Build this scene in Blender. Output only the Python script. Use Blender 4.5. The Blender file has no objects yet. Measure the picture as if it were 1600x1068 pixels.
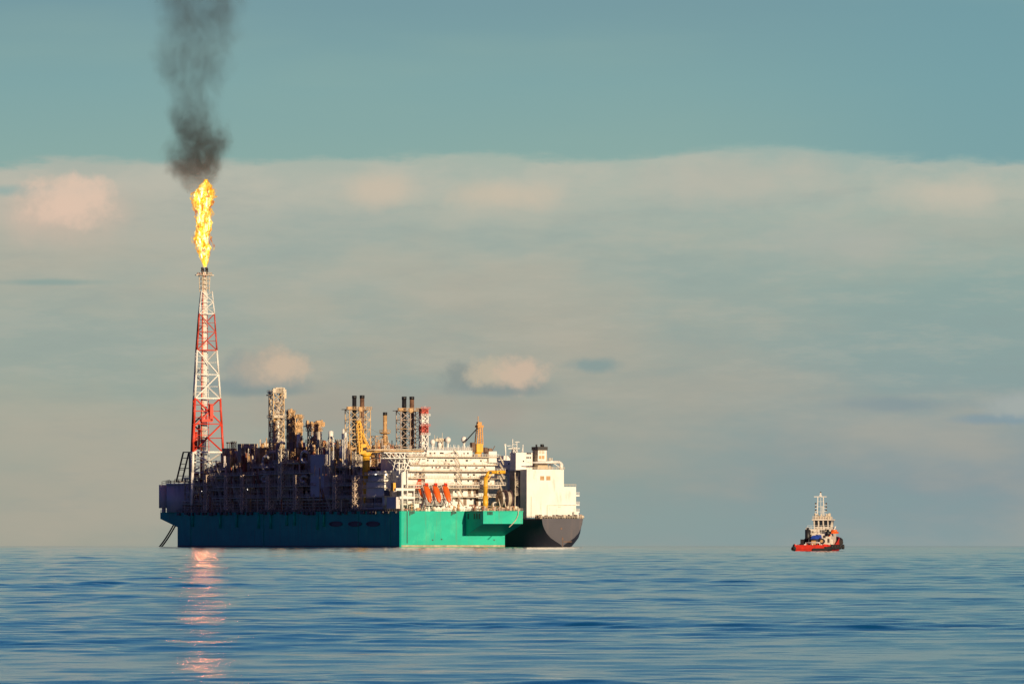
import bpy, bmesh, math, random
import numpy as np
from mathutils import Vector, Matrix
random.seed(7)
scene = bpy.context.scene
col = scene.collection

# ------------------------------------------------------------------ camera
CAM_H = 3.7                      # eye height over the sea
EARTH = 7.45e6                   # earth radius, refraction included
FPX = 12800.0                    # focal length in pixels of the 1600 px wide photograph
YLEV = 839.5                     # photo row at eye level
cam_d = bpy.data.cameras.new('camera')
cam = bpy.data.objects.new('camera', cam_d)
col.objects.link(cam)
cam.location = (0, 0, CAM_H)
cam.rotation_euler = (math.pi/2, 0, 0)
cam_d.sensor_width = 36.0
cam_d.lens = FPX/1600*36.0
cam_d.shift_y = (YLEV-534)/1600
cam_d.clip_start = 1.0
cam_d.clip_end = 60000.0
scene.camera = cam
scene.view_settings.view_transform = 'Standard'
scene.view_settings.look = 'None'
scene.view_settings.exposure = 0.0
scene.view_settings.gamma = 1.0
scene.render.film_transparent = False

def lin(r, g, b):
    f = lambda c: c/12.92 if c <= .04045 else ((c+.055)/1.055)**2.4
    return (f(r/255), f(g/255), f(b/255), 1.0)

def drop(y):                     # the sea surface falls away with distance
    return -y*y/(2*EARTH)

# ------------------------------------------------------------------ sun
SUN_EL = math.radians(15.0)
SUN_AZ = math.radians(27.5)
SUN_DIR = Vector((math.sin(SUN_AZ)*math.cos(SUN_EL), -math.cos(SUN_AZ)*math.cos(SUN_EL), math.sin(SUN_EL)))   # towards the sun
sd = bpy.data.lights.new('sun', 'SUN')
sd.energy = 5.0
sd.angle = math.radians(0.5)
sd.color = (1.0, 0.78, 0.50)
sun = bpy.data.objects.new('sun', sd)
col.objects.link(sun)
sun.rotation_euler = SUN_DIR.to_track_quat('Z', 'Y').to_euler()
sun.location = (200, -300, 300)

# ------------------------------------------------------------------ node maths
class N:
    """a socket with arithmetic"""
    def __init__(s, t, k): s.t, s.k = t, k
    def m(s, op, o=None, o2=None):
        n = s.t.nodes.new('ShaderNodeMath'); n.operation = op
        for i, v in enumerate((s, o, o2)):
            if v is None: continue
            if isinstance(v, N): s.t.links.new(v.k, n.inputs[i])
            else: n.inputs[i].default_value = v
        return N(s.t, n.outputs[0])
    def __add__(s, o): return s.m('ADD', o)
    def __sub__(s, o): return s.m('SUBTRACT', o)
    def __mul__(s, o): return s.m('MULTIPLY', o)
    def __truediv__(s, o): return s.m('DIVIDE', o)
    def sm(s, a, b, c=0.0, d=1.0):
        n = s.t.nodes.new('ShaderNodeMapRange'); n.interpolation_type = 'SMOOTHSTEP'
        s.t.links.new(s.k, n.inputs[0])
        for i, v in enumerate((a, b, c, d)):
            if isinstance(v, N): s.t.links.new(v.k, n.inputs[1+i])
            else: n.inputs[1+i].default_value = v
        return N(s.t, n.outputs[0])
def vmath(t, op, a, b):
    n = t.nodes.new('ShaderNodeVectorMath'); n.operation = op
    for i, v in enumerate((a, b)):
        if isinstance(v, N): t.links.new(v.k, n.inputs[i])
        else: n.inputs[i].default_value = v
    return N(t, n.outputs[0])
def comb(t, x, y, z):
    n = t.nodes.new('ShaderNodeCombineXYZ')
    for i, v in enumerate((x, y, z)):
        if isinstance(v, N): t.links.new(v.k, n.inputs[i])
        else: n.inputs[i].default_value = v
    return N(t, n.outputs[0])
def sep(t, v):
    n = t.nodes.new('ShaderNodeSeparateXYZ'); t.links.new(v.k, n.inputs[0])
    return [N(t, n.outputs[i]) for i in range(3)]
def noise(t, v, scale, detail=4, rough=.5, dist=0.0):
    n = t.nodes.new('ShaderNodeTexNoise')
    t.links.new(v.k, n.inputs['Vector'])
    n.inputs['Scale'].default_value = scale; n.inputs['Detail'].default_value = detail
    n.inputs['Roughness'].default_value = rough; n.inputs['Distortion'].default_value = dist
    return N(t, n.outputs['Fac'])
def ramp(t, f, stops, interp='EASE'):
    n = t.nodes.new('ShaderNodeValToRGB'); n.color_ramp.interpolation = interp
    e = n.color_ramp.elements
    while len(e) < len(stops): e.new(.5)
    for i, (p, c) in enumerate(stops): e[i].position = p; e[i].color = c
    t.links.new(f.k, n.inputs[0])
    return N(t, n.outputs[0])
def mix(t, f, a, b, mode='MIX'):
    n = t.nodes.new('ShaderNodeMix'); n.data_type = 'RGBA'; n.blend_type = mode
    for i, v in ((0, f), (6, a), (7, b)):
        if isinstance(v, N): t.links.new(v.k, n.inputs[i])
        else: n.inputs[i].default_value = v
    return N(t, n.outputs[2])

# ------------------------------------------------------------------ world: physical sky, cloud bank by direction
world = bpy.data.worlds.new("World")
scene.world = world
world.use_nodes = True
t = world.node_tree
for n in list(t.nodes): t.nodes.remove(n)
out = t.nodes.new('ShaderNodeOutputWorld')
bg = t.nodes.new('ShaderNodeBackground'); bg.inputs[1].default_value = 0.1
t.links.new(bg.outputs[0], out.inputs[0])
sky = t.nodes.new('ShaderNodeTexSky'); sky.sky_type = 'NISHITA'; sky.sun_disc = False
sky.sun_elevation = SUN_EL
sky.sun_rotation = math.atan2(SUN_DIR.x, SUN_DIR.y)
sky.altitude = 0; sky.air_density = 1.0; sky.dust_density = 0.6; sky.ozone_density = 3.0
tc = t.nodes.new('ShaderNodeTexCoord')
D = N(t, tc.outputs['Generated'])
dx, dy, dz = sep(t, D)
az = dx.m('ARCTAN2', dy)*128.0          # azimuth, 1 unit = 0.45 degrees, 0 straight ahead
el = dz.m('ARCSINE')*128.0+0.12         # elevation, same unit, counted from the sea horizon
q = comb(t, az, el, 0.0)
# open air: sky texture, deepened; towards the horizon the far cloud bank and its colours
nish = mix(t, 1.0, N(t, sky.outputs[0]), (0.11, 0.44, 0.78, 1), 'MULTIPLY')
S10 = lambda r, g, b: tuple(10*c for c in lin(r, g, b)[:3])+(1.0,)
e10 = el/20.0
left = ramp(t, e10, [(0, S10(157,160,147)), (.05, S10(160,163,150)), (.12, S10(160,168,155)), (.2, S10(168,173,160)),
                     (.28, S10(176,178,166)), (.33, S10(132,170,166)), (.42, S10(122,162,168)), (.9, S10(86,140,172))], 'LINEAR')
mid = ramp(t, e10, [(0, S10(142,156,152)), (.05, S10(146,158,150)), (.12, S10(158,163,152)), (.2, S10(166,172,160)),
                    (.28, S10(170,180,168)), (.33, S10(136,173,166)), (.42, S10(120,161,168)), (.9, S10(82,138,172))], 'LINEAR')
right = ramp(t, e10, [(0, S10(132,154,158)), (.05, S10(132,150,156)), (.12, S10(140,159,158)), (.2, S10(146,168,161)),
                      (.28, S10(160,178,168)), (.33, S10(126,168,170)), (.42, S10(114,158,164)), (.9, S10(82,140,166))], 'LINEAR')
base = mix(t, az.sm(-7, -.5), left, mid)
base = mix(t, az.sm(-.5, 7.5), base, right)
nb = noise(t, vmath(t, 'MULTIPLY', q, (.16, .45, 1)), 1.0, 5, .55)
nf = noise(t, vmath(t, 'MULTIPLY', q, (.8, 1.4, 1)), 1.0, 6, .6)
# low hue drift so the bank is not even
base = mix(t, nb.sm(.40, .66, 0, .45)*el.sm(5.8, 4.5), base, S10(184,172,154))
base = mix(t, nb.sm(.52, .36, 0, .35)*el.sm(6.5, 5.0), base, S10(134,160,158))
# bank edge, clear teal above it
edge = (nf-.5)*0.35+(nb-.5)*0.9+el
edge = edge-(az-3.3).m('ABSOLUTE').sm(2.2, 0, 0, .22)
nx = noise(t, vmath(t, 'MULTIPLY', q, (.9, 5, 1)), 1.0, 7, .68)
clear = (edge+(nx-.5)*.34).sm(5.93, 6.13)*az.sm(14, 10)
rim = edge.sm(4.6, 5.95)*edge.sm(6.1, 5.95)
base = mix(t, rim*.5*(nf.sm(.35, .65)*.6+.4), base, S10(196,190,174))
tealc = ramp(t, e10, [(0, S10(136,170,164)), (.29, S10(139,171,164)), (.36, S10(128,165,166)), (.42, S10(119,155,162)), (.9, S10(80,136,172))], 'LINEAR')
tealc = mix(t, az.sm(2, 8)*.6, tealc, S10(112,157,166))
tealc = mix(t, noise(t, vmath(t, 'MULTIPLY', q, (.10, .5, 1)), 1.0, 4, .5).sm(.45, .7)*.35, tealc, S10(142,172,164))
base = mix(t, clear, base, tealc)
def puff(base, cx, cy, rx, ry, c, amt, amp=.9, sc=1.4, soft=.75, seed=0.0, flat=0.0):
    v = vmath(t, 'ADD', q, (seed, seed*1.7, seed))
    n1 = noise(t, v, sc, 6, .58)
    a = (az-cx)/rx; b = (el-cy)/ry
    if flat: b = b.m('MAXIMUM', b*-flat) if False else b*b.sm(-.05, .05, flat, 1.0)
    d = (a*a+b*b).m('SQRT')+(n1-.5)*amp
    m = d.sm(1.0, 1.0-soft, 0, amt)
    return mix(t, m, base, c), m
P = lambda px, py: ((px-800)/100, (852-py)/100)
def puffp(base, px, py, rx, ry, c, amt, **k):
    x, y = P(px, py); return puff(base, x, y, rx/100, ry/100, c, amt, **k)[0]
wisp = noise(t, vmath(t, 'MULTIPLY', q, (.55, 2.4, 1)), 1.0, 8, .66)
base = mix(t, wisp.sm(.46, .66)*el.sm(6.1, 5.6)*el.sm(1.0, 3.0)*.20, base, S10(190,184,168))
base = mix(t, wisp.sm(.50, .34)*el.sm(6.1, 5.4)*.13, base, S10(138,152,150))
# soft pale streaks in the bank and the blushing heap at the far left
base = puffp(base, 40, 300, 160, 14, S10(118,166,166), .55, amp=.8, seed=3, soft=.9)
base = puffp(base, 100, 335, 150, 75, S10(206,184,166), .75, amp=1.0, sc=1.0, seed=1, soft=.95)
base = puffp(base, 105, 318, 95, 50, S10(228,198,176), .75, amp=1.5, sc=2.6, seed=2, soft=.7)
base = puffp(base, 590, 300, 90, 42, S10(208,190,168), .6, amp=1.1, seed=4, soft=.95)
base = puffp(base, 790, 306, 120, 34, S10(206,190,168), .65, amp=1.1, seed=5, soft=.9)
base = puffp(base, 1130, 285, 240, 60, S10(186,182,168), .6, amp=1.1, seed=6, soft=.95)
base = puffp(base, 1490, 305, 150, 40, S10(200,190,172), .7, amp=1.1, seed=7, soft=.9)
base = puffp(base, 1330, 380, 230, 50, S10(176,178,168), .55, amp=1.1, seed=8, soft=.95)
base = puffp(base, 80, 442, 130, 8, S10(128,158,154), .6, amp=.8, seed=9, soft=.9)
base = puffp(base, 460, 480, 120, 70, S10(182,176,158), .4, amp=1.1, seed=10, soft=.95)
base = puffp(base, 560, 640, 330, 60, S10(168,158,144), .55, amp=1.0, seed=11, soft=.95)
base = puffp(base, 780, 650, 60, 40, S10(166,156,146), .35, amp=1.0, seed=12, soft=.95)
# the small cumulus heaps: shaded foot, sunlit crown towards the right
base = puffp(base, 390, 602, 121.5, 21.6, S10(122,142,146), .75, amp=.8, sc=1.6, seed=13, soft=.8)
base = puffp(base, 385, 585, 67.5, 45.9, S10(140,152,150), .6, amp=1.1, sc=3.3, seed=14, soft=.72)
base = puffp(base, 420, 580, 78, 48, S10(178,168,152), .8, amp=1.2, sc=3.3, seed=15, soft=.72)
base = puffp(base, 442, 572, 50, 34, S10(204,182,158), .8, amp=1.3, sc=4.5, seed=16, soft=.72)
base = puffp(base, 728, 588, 56, 34, S10(136,146,142), .8, amp=1.1, sc=3.9, seed=17, soft=.72)
base = puffp(base, 790, 604, 121.5, 13.5, S10(134,146,144), .8, amp=.8, sc=1.6, seed=18, soft=.8)
base = puffp(base, 764, 584, 52, 33, S10(192,180,158), .85, amp=1.2, sc=4.2, seed=19, soft=.72)
base = puffp(base, 812, 584, 56, 36, S10(204,182,160), .9, amp=1.2, sc=4.2, seed=20, soft=.72)
base = puffp(base, 925, 571, 56.7, 16.2, S10(128,152,152), .75, amp=1.0, sc=2.4, seed=21, soft=.8)
base = puffp(base, 1585, 634, 67.5, 35.1, S10(158,168,166), .7, amp=1.1, sc=2.4, seed=22, soft=.8)

base = puffp(base, 1560, 655, 110, 12, S10(122,150,164), .6, amp=.9, sc=2.0, seed=23, soft=.8)
base = puffp(base, 1588, 636, 50, 24, S10(164,172,168), .8, amp=1.2, sc=3.4, seed=29, soft=.72)
base = puffp(base, 1400, 632, 148.5, 16.2, S10(126,146,154), .5, amp=1.0, sc=1.6, seed=24, soft=.9)
# their flat grey feet cut the heaps off below
base = puffp(base, 785, 613, 120, 11, S10(136,148,146), .8, amp=.6, sc=1.4, seed=31, soft=.9)
base = puffp(base, 405, 612, 115, 12, S10(132,148,146), .75, amp=.6, sc=1.4, seed=32, soft=.9)
base = puffp(base, 785, 632, 130, 16, S10(158,158,146), .6, amp=.6, sc=1.4, seed=33, soft=.9)
# higher up, and away from the bank, the open sky takes over
f = el.sm(9.0, 46.0)
deep = mix(t, 1.0, N(t, sky.outputs[0]), (0.19, 0.148, 0.39, 1), 'MULTIPLY')
skyc = mix(t, f, base, nish)
side = az.m('ABSOLUTE').sm(14.0, 70.0)
skyc = mix(t, side, skyc, deep)
t.links.new(skyc.k, bg.inputs[0])
world.cycles.sampling_method = 'MANUAL'
world.cycles.sample_map_resolution = 512

# ------------------------------------------------------------------ materials
MATS = {}
def mat(name, c, rough=.5, metal=0.0, var=0.0, vscale=.2, spec=.5, stain=None, stain_amt=0.0, stain_map=(1,1,1), bump=0.0, streak=None):
    if name in MATS: return MATS[name]
    m = bpy.data.materials.new(name); m.use_nodes = True
    tt = m.node_tree; b = tt.nodes['Principled BSDF']
    b.inputs['Base Color'].default_value = (*c, 1); b.inputs['Roughness'].default_value = rough
    b.inputs['Metallic'].default_value = metal; b.inputs['Specular IOR Level'].default_value = spec
    if var or stain:
        g = tt.nodes.new('ShaderNodeTexCoord'); o = N(tt, g.outputs['Object'])
        cc = (*c, 1)
        if var:
            n = noise(tt, o, vscale, 5, .6)
            cc = mix(tt, n.sm(.3, .7), tuple(x*(1-var) for x in c)+(1,), tuple(min(1, x*(1+var)) for x in c)+(1,))
        if stain:
            n2 = noise(tt, vmath(tt, 'MULTIPLY', o, stain_map), 1.0, 6, .65)
            cc = mix(tt, n2.sm(.52, .72)*stain_amt, cc, (*stain, 1))
        if streak:
            n3 = noise(tt, vmath(tt, 'MULTIPLY', o, (.55, .55, .03)), 1.0, 5, .7)
            cc = mix(tt, n3.sm(.54, .72)*streak[1], cc, (*streak[0], 1))
            n4 = noise(tt, vmath(tt, 'MULTIPLY', o, (.10, .10, .16)), 1.0, 1, .5)
            cc = mix(tt, n4.sm(.47, .53)*.22, cc, tuple(x*.72 for x in c)+(1,))
        tt.links.new(cc.k, b.inputs['Base Color'])
        if bump:
            bn = tt.nodes.new('ShaderNodeBump'); bn.inputs['Strength'].default_value = bump; bn.inputs['Distance'].default_value = .05
            tt.links.new(noise(tt, o, .5, 4).k, bn.inputs['Height']); tt.links.new(bn.outputs[0], b.inputs['Normal'])
    MATS[name] = m
    return m

# ------------------------------------------------------------------ the sea, curved with the earth
def build_sea():
    rng = np.random.RandomState(11)
    r0, r1 = 150.0, 12000.0
    rows = [r0]
    while rows[-1] < r1: rows.append(rows[-1]*(1+WAVE_STEP) if rows[-1] < 4000 else rows[-1]*1.004)
    near = [0.5, 5, 20, 45, 75, 100, 120, 135, 143]
    R = np.array(near+rows+[13000, 16000, 22000, 30000])
    fine = math.radians(4.6); nf_ = 640
    a = list(np.linspace(-fine, fine, nf_))
    ext = list(np.linspace(fine, math.radians(14), 60)[1:])
    ext2 = list(np.linspace(math.radians(14), math.pi, 60)[1:])
    A = np.array([-x for x in ext2[:-1][::-1]]+[-x for x in ext[::-1]]+a+ext+ext2[:-1]+[])
    nr, na = len(R), len(A)
    RR, AA = np.meshgrid(R, A, indexing='ij')
    X = RR*np.sin(AA); Y = RR*np.cos(AA)
    dR = np.gradient(R)[:, None]
    Z = np.zeros_like(X); C = np.zeros_like(X)
    # wave trains: mean direction towards the camera, a little off; long crests
    trains = []
    def add(nw, l0, l1, slope, spread, mean):
        for i in range(nw):
            L = math.exp(rng.uniform(math.log(l0), math.log(l1)))
            th = mean+rng.normal()*spread
            k = 2*math.pi/L
            amp = slope/k/math.sqrt(nw)*1.41
            trains.append((k, th, amp, rng.uniform(0, 6.283)))
    add(8, 26, 60, .006, math.radians(12), math.radians(4))
    add(16, 8, 22, .012, math.radians(20), math.radians(-3))
    add(34, 2.2, 7, .036, math.radians(26), math.radians(3))
    add(30, .8, 2.2, .020, math.radians(32), math.radians(-4))
    gust = np.zeros_like(X)
    for i in range(6):
        L = rng.uniform(60, 260); th = rng.uniform(-1.2, 1.2); k = 2*math.pi/L
        gust += np.sin(k*(X*math.sin(th)+Y*math.cos(th))+rng.uniform(0, 6.28))
    gust = 1+gust*.12
    for k, th, amp, ph in trains:
        L = 2*math.pi/k
        keep = np.clip((L/np.maximum(dR, 1e-3)-1.8)/2.0, 0, 1)
        dl = RR*(2*fine/nf_); keep = keep*np.clip((L/np.maximum(dl, 1e-3)-1.5)/1.5, 0, 1)
        p = k*(X*math.sin(th)+Y*math.cos(th))+ph
        s = np.sin(p)
        if L > 25: Z += amp*keep*s
        else: C += amp*keep*s
    C *= gust
    Z += C+SHARP*(C*C-np.mean(C[200:600]**2))          # crests stand up, troughs lie flat
    Z[:len(near)] *= .2
    Z += -(X*X+Y*Y)/(2*EARTH)
    me = bpy.data.meshes.new('sea')
    co = np.stack([X, Y, Z], -1).reshape(-1, 3).astype(np.float32)
    idx = np.arange(nr*na).reshape(nr, na)
    a0 = idx[:-1, :]; a1 = idx[1:, :]
    q = np.stack([a0, np.roll(a0, -1, 1), np.roll(a1, -1, 1), a1], -1)   # the ring closes on itself
    q = q[..., ::-1].reshape(-1, 4)
    # orientation: normal up
    me.vertices.add(len(co)); me.vertices.foreach_set('co', co.ravel())
    me.loops.add(q.size); me.loops.foreach_set('vertex_index', q.ravel().astype(np.int32))
    me.polygons.add(len(q)); me.polygons.foreach_set('loop_start', np.arange(0, q.size, 4, dtype=np.int32))
    me.polygons.foreach_set('loop_total', np.full(len(q), 4, dtype=np.int32))
    me.polygons.foreach_set('use_smooth', np.ones(len(q), dtype=bool))
    me.update(calc_edges=True)
    if me.polygons[len(q)//2].normal.z < 0: me.flip_normals()
    o = bpy.data.objects.new('sea', me); col.objects.link(o)
    o['kind'] = 'structure'
    m = bpy.data.materials.new('sea_water'); m.use_nodes = True
    tt = m.node_tree; b = tt.nodes['Principled BSDF']
    b.inputs['Base Color'].default_value = SEA_COL
    b.inputs['Roughness'].default_value = .06
    b.inputs['IOR'].default_value = 1.333
    g = tt.nodes.new('ShaderNodeTexCoord'); oo = N(tt, g.outputs['Object'])
    n1 = noise(tt, vmath(tt, 'MULTIPLY', oo, (1.3, 2.6, 1)), 1.0, 7, .72)
    bn = tt.nodes.new('ShaderNodeBump'); bn.inputs['Strength'].default_value = 1.0; bn.inputs['Distance'].default_value = .011
    tt.links.new(n1.k, bn.inputs['Height']); tt.links.new(bn.outputs[0], b.inputs['Normal'])
    me.materials.append(m)
WAVE_STEP = 0.0009
SHARP = 1.8
SEA_COL = (0.0, 0.07, 0.145, 1)
build_sea()

# ------------------------------------------------------------------ mesh builder
ITEMS = []                       # separate pieces waiting to become parts of their own
AUTO = dict(box='equipment_box', tank='tank', vessel='tank', cyl='pipe', tube='pipe', lattice='lattice_frame', bar='beam', rail='railing', stair='stair', ball='dome', prism='plate')
def piece(fn):
    def w(s, *a, **k):
        if s.auto and s.depth == 0: s.marks.append((s.auto.get(fn.__name__, fn.__name__), len(s.v), len(s.f)))
        s.depth += 1
        try: return fn(s, *a, **k)
        finally: s.depth -= 1
    return w
class MB:
    def __init__(s, auto=None, **names):
        s.v, s.f, s.mi, s.sm, s.marks, s.depth = [], [], [], [], [], 0
        s.auto = dict(AUTO, **names) if (auto or names) else None
    def add(s, vs, fs, mi=0, smooth=False):
        o = len(s.v); s.v.extend(vs)
        for f in fs: s.f.append([i+o for i in f]); s.mi.append(mi); s.sm.append(smooth)
    @piece
    def box(s, a, b, mi=0):
        x0, y0, z0 = [min(a[i], b[i]) for i in range(3)]; x1, y1, z1 = [max(a[i], b[i]) for i in range(3)]
        s.add([(x0,y0,z0),(x1,y0,z0),(x1,y1,z0),(x0,y1,z0),(x0,y0,z1),(x1,y0,z1),(x1,y1,z1),(x0,y1,z1)],
              [(0,3,2,1),(4,5,6,7),(0,1,5,4),(1,2,6,5),(2,3,7,6),(3,0,4,7)], mi)
    @piece
    def cyl(s, p0, p1, r0, r1=None, n=8, mi=0, cap=True, smooth=None):
        r1 = r0 if r1 is None else r1
        p0, p1 = Vector(p0), Vector(p1); d = (p1-p0)
        if d.length < 1e-6: return
        d.normalize()
        a = d.orthogonal().normalized() if abs(d.z) < .99 else Vector((1, 0, 0))
        if abs(d.z) < .99: a = Vector((0, 0, 1)).cross(d).normalized()
        b = d.cross(a)
        off = math.pi/4 if n == 4 else 0
        vs = []
        for p, r in ((p0, r0), (p1, r1)):
            for i in range(n):
                t_ = 2*math.pi*i/n+off
                vs.append(tuple(p+a*(r*math.cos(t_))+b*(r*math.sin(t_))))
        fs = [(i, (i+1) % n, n+(i+1) % n, n+i) for i in range(n)]
        sm_ = (n > 6) if smooth is None else smooth
        s.add(vs, fs, mi, sm_)
        if cap:
            o = len(s.v)-2*n
            s.f.append([o+i for i in range(n)][::-1]); s.mi.append(mi); s.sm.append(False)
            s.f.append([o+n+i for i in range(n)]); s.mi.append(mi); s.sm.append(False)
    @piece
    def bar(s, p0, p1, w, mi=0): s.cyl(p0, p1, w*.7071, n=4, mi=mi)
    @piece
    def tube(s, pts, r, n=6, mi=0):
        for a, b in zip(pts[:-1], pts[1:]): s.cyl(a, b, r, n=n, mi=mi)
        for p in pts[1:-1]: s.ball(p, r*1.02, mi, 6, 4)
    @piece
    def ball(s, c, r, mi=0, nu=10, nv=7, rz=None):
        rz = rz or r; vs = [(c[0], c[1], c[2]-rz)]
        for j in range(1, nv):
            ph = -math.pi/2+math.pi*j/nv
            for i in range(nu):
                th = 2*math.pi*i/nu
                vs.append((c[0]+r*math.cos(ph)*math.cos(th), c[1]+r*math.cos(ph)*math.sin(th), c[2]+rz*math.sin(ph)))
        vs.append((c[0], c[1], c[2]+rz)); fs = []
        for i in range(nu): fs.append((0, 1+(i+1) % nu, 1+i))
        for j in range(nv-2):
            for i in range(nu):
                a = 1+j*nu+i; b = 1+j*nu+(i+1) % nu
                fs.append((a, b, b+nu, a+nu))
        l = len(vs)-1; o = 1+(nv-2)*nu
        for i in range(nu): fs.append((o+i, o+(i+1) % nu, l))
        s.add(vs, fs, mi, True)
    @piece
    def prism(s, poly, ax, a, b, mi=0):
        """poly: list of 2-D points, extruded along axis ax ('x','y','z') from a to b"""
        n = len(poly)
        put = {'x': lambda p, t: (t, p[0], p[1]), 'y': lambda p, t: (p[0], t, p[1]), 'z': lambda p, t: (p[0], p[1], t)}[ax]
        s.add([put(p, a) for p in poly]+[put(p, b) for p in poly],
              [list(range(n))[::-1], list(range(n, 2*n))]+[(i, (i+1) % n, n+(i+1) % n, n+i) for i in range(n)], mi)
    @piece
    def vessel(s, c, r, L, ax, mi=0):
        """horizontal drum with domed ends"""
        d = Vector((1, 0, 0)) if ax == 'x' else Vector((0, 1, 0)); c = Vector(c)
        s.cyl(c-d*(L/2-r*.5), c+d*(L/2-r*.5), r, n=12, mi=mi)
        for sg in (-1, 1):
            s.cyl(c+d*sg*(L/2-r*.5), c+d*sg*(L/2-r*.15), r, r*.75, n=12, mi=mi)
            s.cyl(c+d*sg*(L/2-r*.15), c+d*sg*(L/2), r*.75, r*.3, n=12, mi=mi)
    @piece
    def tank(s, c, r, h, mi=0, dome=True):
        s.cyl(c, (c[0], c[1], c[2]+h), r, n=14, mi=mi)
        if dome: s.ball((c[0], c[1], c[2]+h), r, mi, 14, 6, r*.45)
    @piece
    def rail(s, pts, h=1.2, step=2.0, w=.12, mi=0, close=False, mids=1):
        pts = [Vector(p) for p in pts]
        if close: pts = pts+[pts[0]]
        for a, b in zip(pts[:-1], pts[1:]):
            for k in range(mids+1):
                z = Vector((0, 0, h*(k+1)/(mids+1))); s.bar(a+z, b+z, w, mi)
            n = max(1, int((b-a).length/step))
            for i in range(n+1):
                p = a.lerp(b, i/n); s.bar(p, p+Vector((0, 0, h)), w, mi)
    @piece
    def lattice(s, cx, cy, z0, z1, a0, a1, n, leg=.35, br=.2, mi=0, xb=True):
        """four legged braced tower"""
        P_ = lambda i, z: Vector((cx+(1, -1, -1, 1)[i]*(a0+(a1-a0)*(z-z0)/(z1-z0))/2, cy+(1, 1, -1, -1)[i]*(a0+(a1-a0)*(z-z0)/(z1-z0))/2, z))
        zs = [z0+(z1-z0)*i/n for i in range(n+1)]
        for i in range(4):
            s.bar(P_(i, z0), P_(i, z1), leg, mi); j = (i+1) % 4
            for k in range(n):
                s.bar(P_(i, zs[k+1]), P_(j, zs[k+1]), br, mi)
                if xb or k % 2 == 0: s.bar(P_(i, zs[k]), P_(j, zs[k+1]), br, mi)
                if xb or k % 2 == 1: s.bar(P_(j, zs[k]), P_(i, zs[k+1]), br, mi)
    @piece
    def stair(s, p0, p1, w=1.0, mi=0):
        p0, p1 = Vector(p0), Vector(p1); sd_ = Vector((0, 0, 1)).cross(p1-p0).normalized()*w/2
        for g in (-1, 1):
            s.bar(p0+sd_*g, p1+sd_*g, .25, mi); s.bar(p0+sd_*g+Vector((0,0,1.1)), p1+sd_*g+Vector((0,0,1.1)), .12, mi)
        n = max(2, int((p1-p0).length/.8))
        for i in range(n):
            p = p0.lerp(p1, i/n); s.bar(p-sd_, p+sd_, .15, mi)
    def build(s, name, mats, parent=None, label=None, kind=None):
        if s.auto:
            if not isinstance(mats, (list, tuple)): mats = [mats]
            ends = s.marks[1:]+[(None, len(s.v), len(s.f))]
            for (nm, v0, f0), (_, v1, f1) in zip(s.marks, ends):
                if f1 == f0: continue
                vs = s.v[v0:v1]; size = sum(max(p[i] for p in vs)-min(p[i] for p in vs) for i in range(3))
                ITEMS.append((nm, size, vs, [[i-v0 for i in f] for f in s.f[f0:f1]], [mats[m] for m in s.mi[f0:f1]], s.sm[f0:f1], parent))
            return None
        me = bpy.data.meshes.new(name)
        me.from_pydata(s.v, [], s.f)
        if not isinstance(mats, (list, tuple)): mats = [mats]
        for m in mats: me.materials.append(m)
        me.polygons.foreach_set('material_index', s.mi)
        me.polygons.foreach_set('use_smooth', s.sm)
        me.update()
        o = bpy.data.objects.new(name, me); col.objects.link(o)
        if parent is not None: o.parent = parent
        if label: o['label'] = label
        if kind: o['kind'] = kind
        return o

def flush_items():
    """every separate piece becomes a part; past 100 of one name on a thing the small rest is one mesh"""
    groups = {}
    for it in ITEMS:
        top = it[6]
        while top.parent: top = top.parent
        groups.setdefault((top.name, it[0]), []).append((it, top))
    for (tn, nm), its in groups.items():
        its.sort(key=lambda q: -q[0][1])
        jobs = [([it], it[6], None) for it, _ in its[:100]]
        if len(its) > 100: jobs.append(([it for it, _ in its[100:]], its[0][1], 'stuff'))
        for lst, par, kind in jobs:
            m = MB(); ml = []
            for it in lst:
                for x in it[4]:
                    if x not in ml: ml.append(x)
                o = len(m.v); m.v.extend(it[2]); m.f.extend([[i+o for i in f] for f in it[3]]); m.mi.extend([ml.index(x) for x in it[4]]); m.sm.extend(it[5])
            m.build(nm, ml, par, kind=kind)
    ITEMS.clear()

def thing(name, label, cat, loc, rz=0.0, group=None):
    o = bpy.data.objects.new(name, None); col.objects.link(o)
    o.location = loc; o.rotation_euler = (0, 0, rz); o['label'] = label; o['category'] = cat
    if group: o['group'] = group
    o.empty_display_size = 5
    return o
def tag(o, label, cat, group=None):
    o['label'] = label; o['category'] = cat
    if group: o['group'] = group
    return o

# ------------------------------------------------------------------ paints
WHITE = mat('white_paint', (.80, .79, .74), .45, var=.06, vscale=.15, stain=(.42, .25, .12), stain_amt=.35, stain_map=(.5, .5, .08))
CREAM = mat('cream_paint', (.62, .54, .42), .5, var=.1, vscale=.3, stain=(.3, .16, .07), stain_amt=.5, stain_map=(.6, .6, .12))
TAN = mat('tan_steel', (.52, .32, .14), .55, var=.25, vscale=.4, stain=(.20, .09, .035), stain_amt=.6, stain_map=(.5, .5, .3))
STEEL = mat('grey_steel', (.36, .27, .21), .5, var=.3, vscale=.3, stain=(.16, .08, .04), stain_amt=.6, stain_map=(.4, .4, .2))
DARK = mat('dark_steel', (.075, .055, .05), .55, var=.3, vscale=.3)
SILVER = mat('bright_cladding', (.68, .64, .58), .3, metal=.3, var=.15, vscale=.4)
RUST = mat('primer_red', (.34, .10, .045), .6, var=.3, vscale=.4)
GOLD = mat('crane_yellow', (.78, .42, .03), .45, var=.12, vscale=.4, stain=(.35, .16, .03), stain_amt=.5, stain_map=(.5, .5, .15))
RED = mat('signal_red', (.66, .055, .025), .45, var=.12, vscale=.3)
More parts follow.
